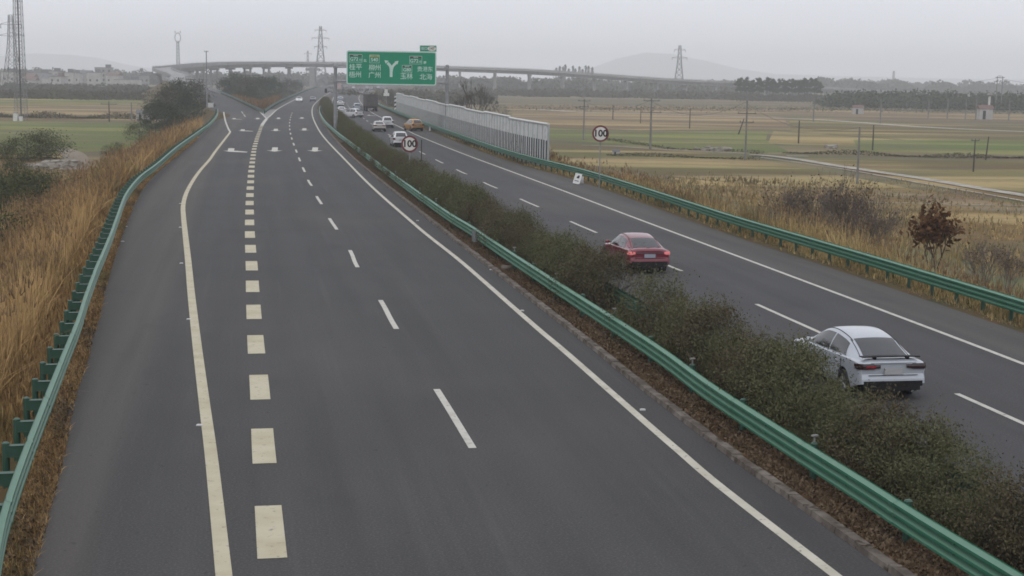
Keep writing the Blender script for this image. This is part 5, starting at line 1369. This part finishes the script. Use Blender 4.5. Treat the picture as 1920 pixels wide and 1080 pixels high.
    for y in cy:
        s_ = csec(y); cr.append([Vector((-p.x, F_(p.y), p.z)) for p in s_[::-1]] + [Vector((p.x, F_(p.y), p.z)) for p in s_[1:]])
    if reverse: cr = [r[::-1] for r in cr]
    m.loft(cr); m.build('cabin', body, root, smooth=True, sharp=35)
    def patch(nm, fn, nu, nv, mt, flip=False, off=.006):
        g = [[fn(i / nu, j / nv) for j in range(nv + 1)] for i in range(nu + 1)]
        P = []
        for i in range(nu + 1):
            r = []
            for j in range(nv + 1):
                a = g[min(i + 1, nu)][j] - g[max(i - 1, 0)][j]; b = g[i][min(j + 1, nv)] - g[i][max(j - 1, 0)]
                nrm = a.cross(b)
                if nrm.length < 1e-9: nrm = Vector((0, 0, 1))
                nrm.normalize()
                c = g[i][j] - Vector((0, L_ / 2, .8))
                if nrm.dot(c) < 0: nrm = -nrm
                p = g[i][j] + nrm * off; r.append(Vector((p.x, F_(p.y), p.z)))
            P.append(r)
        m = MB(); m.loft(P); return m.build(nm, mt, root, smooth=True)
    def topf(y, u):          # u -1..1 across roof surface
        s_ = csec(y); xs = [p.x for p in s_[:4]]; X = abs(u) * s_[3].x; z = float(np.interp(X, xs, [p.z for p in s_[:4]])); return Vector((math.copysign(X, u) if X else 0, y, z))
    def sidef(y, t, sg):
        s_ = csec(y)[3:]; k = t * 4; i = min(int(k), 3); p = s_[i].lerp(s_[i + 1], k - i); return Vector((p.x * sg, p.y, p.z))
    ra, rb = (y0 + .05, 1.22) if kind == 'sedan' else (y0 + .03, .66)
    patch('rear_window', lambda i, j: topf(ra + (rb - ra) * i, -.86 + 1.72 * j), 8, 8, M_GLASS)
    patch('windscreen', lambda i, j: topf(2.66 + (y1 - .05 - 2.66) * i, -.88 + 1.76 * j), 8, 8, M_GLASS)
    wins = [(1.02, 1.92), (1.99, 3.02)] if kind == 'sedan' else [(.55, 1.05), (1.12, 1.98), (2.05, 3.0)]
    for sg in (-1, 1):
        for a, b in wins:
            def fn(i, j, a=a, b=b, sg=sg):
                y = a + (b - a) * i
                if a < 1.1 and kind == 'sedan': y = a + (b - a) * i - .22 * (j - .5) * (1 - i) * 1.0
                if b > 2.9: y += .30 * (j) * i
                return sidef(min(max(y, y0), y1), .10 + .82 * j, sg)
            patch('side_window', fn, 6, 4, M_GLASS)
        if near or True:
            m = MB(); yy = 2.93 if kind == 'sedan' else 2.95
            m.tube((sg * .86, F_(yy), .99 + tall), (sg * .96, F_(yy), 1.0 + tall), .02, n=6)
            Mx = Matrix.Translation((sg * 1.02, F_(yy), 1.02)) @ Matrix.Diagonal((.11, .07, .075, 1))
            vs = []; fs = []
            for a in range(7):
                for b in range(10):
                    ph = math.pi * a / 6; th = 2 * math.pi * b / 10; vs.append(Mx @ Vector((math.sin(ph) * math.cos(th), math.sin(ph) * math.sin(th) if 1 else 0, math.cos(ph))))
            for a in range(6):
                for b in range(10): fs.append((a * 10 + b, a * 10 + (b + 1) % 10, (a + 1) * 10 + (b + 1) % 10, (a + 1) * 10 + b))
            m.add(vs, fs); m.build('wing_mirror', body, root, smooth=True)
    # wheels
    for yw in (yw0, yw1):
        for sg in (-1, 1):
            m = MB(); x = sg * .80; rr = []
            for rad, dx in ((.22, .105), (.30, .11), (.325, .08), (.325, -.08), (.30, -.11), (.22, -.105)):
                rr.append([Vector((x + dx * sg, F_(yw) + rad * math.cos(2 * math.pi * k / 28), .325 + rad * math.sin(2 * math.pi * k / 28))) for k in range(28)])
            m.loft(rr, closed=True); wo = m.build('wheel', M_TYRE, root, smooth=True, sharp=45)
            m = MB(); c0 = Vector((x + .085 * sg, F_(yw), .325))
            m.tube(c0 - Vector((.03 * sg, 0, 0)), c0 - Vector((.012 * sg, 0, 0)), .222, n=24)
            for k in range(5):
                a = 2 * math.pi * k / 5; d = Vector((0, math.cos(a), math.sin(a))); m.tube(c0 + d * .03, c0 + d * .21, .028, .022, 5)
            m.build('rim', M_RIM, wo)
    # tail
    def onrear(x, z, d=.0):
        return Vector((x, F_(-.012 - d + .16 * max(0, abs(x) - .72) ** 1.0 * 2.2), z))
    tm = M_TAILON if lit else (M_TAILD if dark_tail else M_TAIL)
    for sg in (-1, 1):
        m = MB(); zt, zb_, xi, xo = (.925, .79, .33, .855) if kind == 'sedan' else (1.02, .80, .62, .875)
        if lit and kind == 'sedan': zt, zb_, xi, xo = .915, .78, .60, .865
        g = []
        for i in range(7):
            x = xi + (xo - xi) * i / 6; th = 1 if i > 1 or kind == 'suv' else .65
            c = (zt + zb_) / 2 + .01; hh = (zt - zb_) / 2 * th
            yb = -.006 + max(0, x - .74) ** 2 * 4.5
            g.append([Vector((sg * x, F_(yb - .012), c + hh)), Vector((sg * x, F_(yb - .028), c)), Vector((sg * x, F_(yb - .03), c - hh))])
        # wrap round the corner
        g.append([Vector((sg * .895, F_(.24), zt - .02)), Vector((sg * .905, F_(.20), (zt + zb_) / 2 - .01)), Vector((sg * .90, F_(.10), zb_ + .01))])
        m.loft(g); m.build('tail_lamp', tm, root)
    if near and dark_tail:
        m = MB(); m.box((-.58, F_(-.045), .860), (.24, .012, .05)); m.build('lamp_lens', mat('tail_lens_red', (.35, .02, .03), .25), root)
    m = MB(); m.box((0, F_(-.052), .745 if kind == 'sedan' else .80), (.46, .02, .15)); m.build('number_plate', plate or M_PLATE, root)
    m = MB(); m.box((0, F_(-.020), .45), (1.50, .08, .13)); m.box((0, F_(.03), .345), (1.40, .16, .12)); m.build('rear_diffuser', M_BLACK, root)
    m = MB(); m.box((0, F_(-.035), .655), (1.25, .02, .010)); m.box((0, F_(-.020), .945 if kind == 'sedan' else .98), (1.15, .02, .008)); m.build('bumper_seam', M_BLACK, root)
    if chrome:
        m = MB(); m.box((0, F_(-.04), .865), (1.12, .02, .025)); m.build('chrome_strip', M_CHROME, root)
        m = MB(); m.box((0, F_(.30), 1.052), (.12, .12, .03)); m.build('badge', M_CHROME, root)
    if near:
        for sg in (-1, 1):
            for yy in (1.32, 2.42):
                m = MB(); m.box((sg * .900, F_(yy), .80), (.03, .17, .022)); m.build('door_handle', body, root)
            m = MB()
            for yy in (1.02, 1.96, 3.08): m.box((sg * .899, F_(yy), .60), (.012, .008, .52))
            m.box((sg * .893, F_(2.05), .33), (.012, 2.1, .010)); m.build('door_seams', M_BLACK, root)
            m = MB(); rs = [(1.15 + .17 * k) for k in range(10)]
            for a, b in zip(rs[:-1], rs[1:]):
                pa, pb = topf(a, sg * .93), topf(b, sg * .93); m.tube((pa.x, F_(pa.y), pa.z + .006), (pb.x, F_(pb.y), pb.z + .006), .011, n=5)
            rs = [y0 + .12 + .10 * k for k in range(8)]
            for a, b in zip(rs[:-1], rs[1:]):
                pa, pb = topf(a, sg * .97), topf(b, sg * .97); m.tube((pa.x, F_(pa.y), pa.z + .004), (pb.x, F_(pb.y), pb.z + .004), .009, n=5)
            m.build('roof_trim', M_BLACK, root)
        m = MB(); m.tube((.50, F_(-.07), .26), (.50, F_(.06), .26), .035, n=12); m.build('exhaust', M_CHROME, root)
    if spoiler:
        m = MB(); g = []
        for k in range(17):
            x = -.74 + 1.48 * k / 16; zz = 1.098 - .03 * (abs(x) / .8) ** 2; yy = .05 + .10 * (abs(x) / .8) ** 2
            g.append([Vector((x, F_(yy - .02), zz + .012)), Vector((x, F_(yy + .09), zz + .018)), Vector((x, F_(yy + .20), zz - .004)), Vector((x, F_(yy + .19), zz - .016)), Vector((x, F_(yy - .02), zz - .016))])
        m.loft(g, closed=True); m.add(g[0], [(0, 1, 2, 3, 4)]); m.add(g[-1], [(4, 3, 2, 1, 0)])
        sp = m.build('spoiler', M_BLACK, root, smooth=True, sharp=40)
        for sg in (-1, 1):
            m = MB(); m.box((sg * .42, F_(.15), 1.055), (.06, .12, .08)); m.build('strut', M_BLACK, sp)
    # front
    for sg in (-1, 1):
        m = MB(); g = []
        for i in range(5):
            x = .42 + .40 * i / 4; yb = L_ + .006 - max(0, x - .52) ** 2 * 1.9; z = .665 - .01 * i
            g.append([Vector((sg * x, F_(yb - .05), z + .05)), Vector((sg * x, F_(yb), z)), Vector((sg * x, F_(yb + .012), z - .05))])
        m.loft(g); m.build('headlamp', M_HEADON if front_lit else M_GLASS, root)
    m = MB(); m.box((0, F_(L_ + .0), .46), (1.05, .06, .20)); m.build('grille', M_BLACK, root)
    if roof == 'bar':
        m = MB(); m.box((0, F_(2.0), Hh + .06), (1.0, .28, .10)); m.build('beacon_bar', mat('beacon', (.5, .25, .03), .3), root)
    return root
def tang(w, Y_):
    x0, x1 = XA(w, Y_ - 6), XA(w, Y_ + 8); return -math.atan2(x1 - x0, 14)
WH = paint('white', (.70, .71, .73)); SV = paint('silver_white', (.52, .56, .62), .25); RD_ = paint('red', (.19, .005, .026), .05); DKB = paint('dark_blue', (.03, .035, .06), .1); BE = paint('beige', (.50, .47, .42)); OR = paint('orange', (.55, .26, .04)); PB = paint('pale_blue', (.42, .48, .55), .2)
c = G(1671, 753, 0); car('silver white sedan with a black rear spoiler beside the nearest hedge on the right carriageway', (c.x, c.y, 0), tang(w_RD, c.y), SV, scale=1.03, spoiler=True, near=True, dark_tail=True)
c = G(1217, 514, 0); car('dark red sedan with lit tail lamps beside the hedge on the right carriageway', (c.x, c.y, 0), tang(w_RD, c.y), RD_, lit=True, near=True, chrome=True, plate=M_PLATEB)
gc = 'vehicles in the distance on the right carriageway'
def far(px, py, col, lab, kind='sedan', yaw=0, w=w_RD, **k):
    c = G(px, py, 0); return car(lab, (c.x, c.y, 0), tang(w, c.y) + yaw, col, kind=kind, group=k.pop('group', gc), **k)
far(752, 276, WH, 'white car with red tail lamps and dark rear window behind the left round sign', 'suv', lit=False)
far(712, 247, BE, 'beige car left of a white one, ahead of the car behind the sign', 'sedan')
far(727, 240, WH, 'white car half hidden behind the beige car', 'suv')
far(784, 246, OR, 'orange maintenance car stopped on the right shoulder under the noise barrier', 'suv', yaw=.22, roof='bar', plate=M_PLATE, w=w_RE)
far(675, 221, WH, 'white car turned sideways between the lanes left of the truck', 'suv', yaw=.62)
far(670, 208, PB, 'pale blue grey car just beyond the turned white car', 'suv')
far(641, 214, WH, 'white sedan beside the striped marker in the left lane')
far(638, 200, WH, 'white car following lane just beyond the white sedan by the striped marker')
far(638, 190, PB, 'small pale car farthest of the three in the left lane')
for i, (x, y, cl_) in enumerate([(663, 167, WH), (676, 170, DKB), (697, 168, WH), (709, 166, WH), (716, 168.5, DKB), (688, 166, PB)]):
    far(x, y, cl_, 'tiny distant car below the green sign, ' + ['leftmost, white', 'dark, second from the left', 'white, fourth from the left', 'white, fifth from the left', 'dark, rightmost', 'pale, third from the left'][i])
go = 'oncoming cars on the left carriageway'
def onc(px, py, col, lab, lit): 
    c = G(px, py, 0); a = tang(w_DA, c.y) + math.pi
    return car(lab, (c.x, c.y + 4.6, 0), a, col, group=go, front_lit=lit)
onc(557, 191, WH, 'white oncoming car with bright headlamps left of a dark one', True)
onc(583, 190.5, DKB, 'dark oncoming car beside the white one near the median', False)
# truck
c = G(698, 209, 0); tk = thing('cargo_truck', 'dark cargo truck with a tall tarpaulin covered box on the right carriageway', 'truck', (c.x, c.y, 0), tang(w_RE, c.y) + .05)
M_TARP = mat('tarpaulin', (.055, .05, .055), .8, var=(.085, .075, .075), scale=1.2, bump=.5, bscale=3)
m = MB(); m.box((0, 4.2, 2.35), (2.5, 8.2, 2.5)); 
for k in range(9): m.box((0, .3 + k * .97, 2.35), (2.54, .06, 2.54))
m.build('cargo_box', M_TARP, tk)
m = MB(); m.box((0, 4.2, .98), (2.3, 8.0, .2)); m.box((0, .02, .75), (2.3, .1, .18)); m.build('chassis', M_UNDER, tk)
m = MB(); m.add([(-1.2, 8.5, .6), (1.2, 8.5, .6), (1.2, 10.4, .6), (-1.2, 10.4, .6), (-1.2, 8.5, 3.0), (1.2, 8.5, 3.0), (1.2, 10.1, 3.0), (-1.2, 10.1, 3.0)], [(0, 3, 2, 1), (4, 5, 6, 7), (0, 1, 5, 4), (2, 3, 7, 6), (1, 2, 6, 5), (3, 0, 4, 7)]); m.build('cab', DKB, tk)
for yw in (1.4, 2.7, 8.9):
    for sg in (-1, 1):
        m = MB(); m.tube((sg * 1.2, yw, .5), (sg * .85, yw, .5), .5, n=20); m.build('wheel', M_TYRE, tk, smooth=True, sharp=40)
for sg in (-1, 1):
    m = MB(); m.box((sg * .95, -.05, .78), (.28, .04, .12)); m.build('tail_lamp', M_TAIL, tk)
m = MB(); m.box((0, -.05, .62), (.5, .03, .14)); m.build('number_plate', M_PLATE, tk)
c = G(806, 246, 0); cn = thing('traffic_cone', 'small pale traffic post on the shoulder behind the orange car', 'traffic cone', (c.x, c.y, 0))
m = MB(); m.tube((0, 0, .03), (0, 0, .75), .17, .04, 14); m.build('body', M_WHITE, cn); m = MB(); m.box((0, 0, .02), (.4, .4, .04)); m.build('base', M_BLACK, cn)
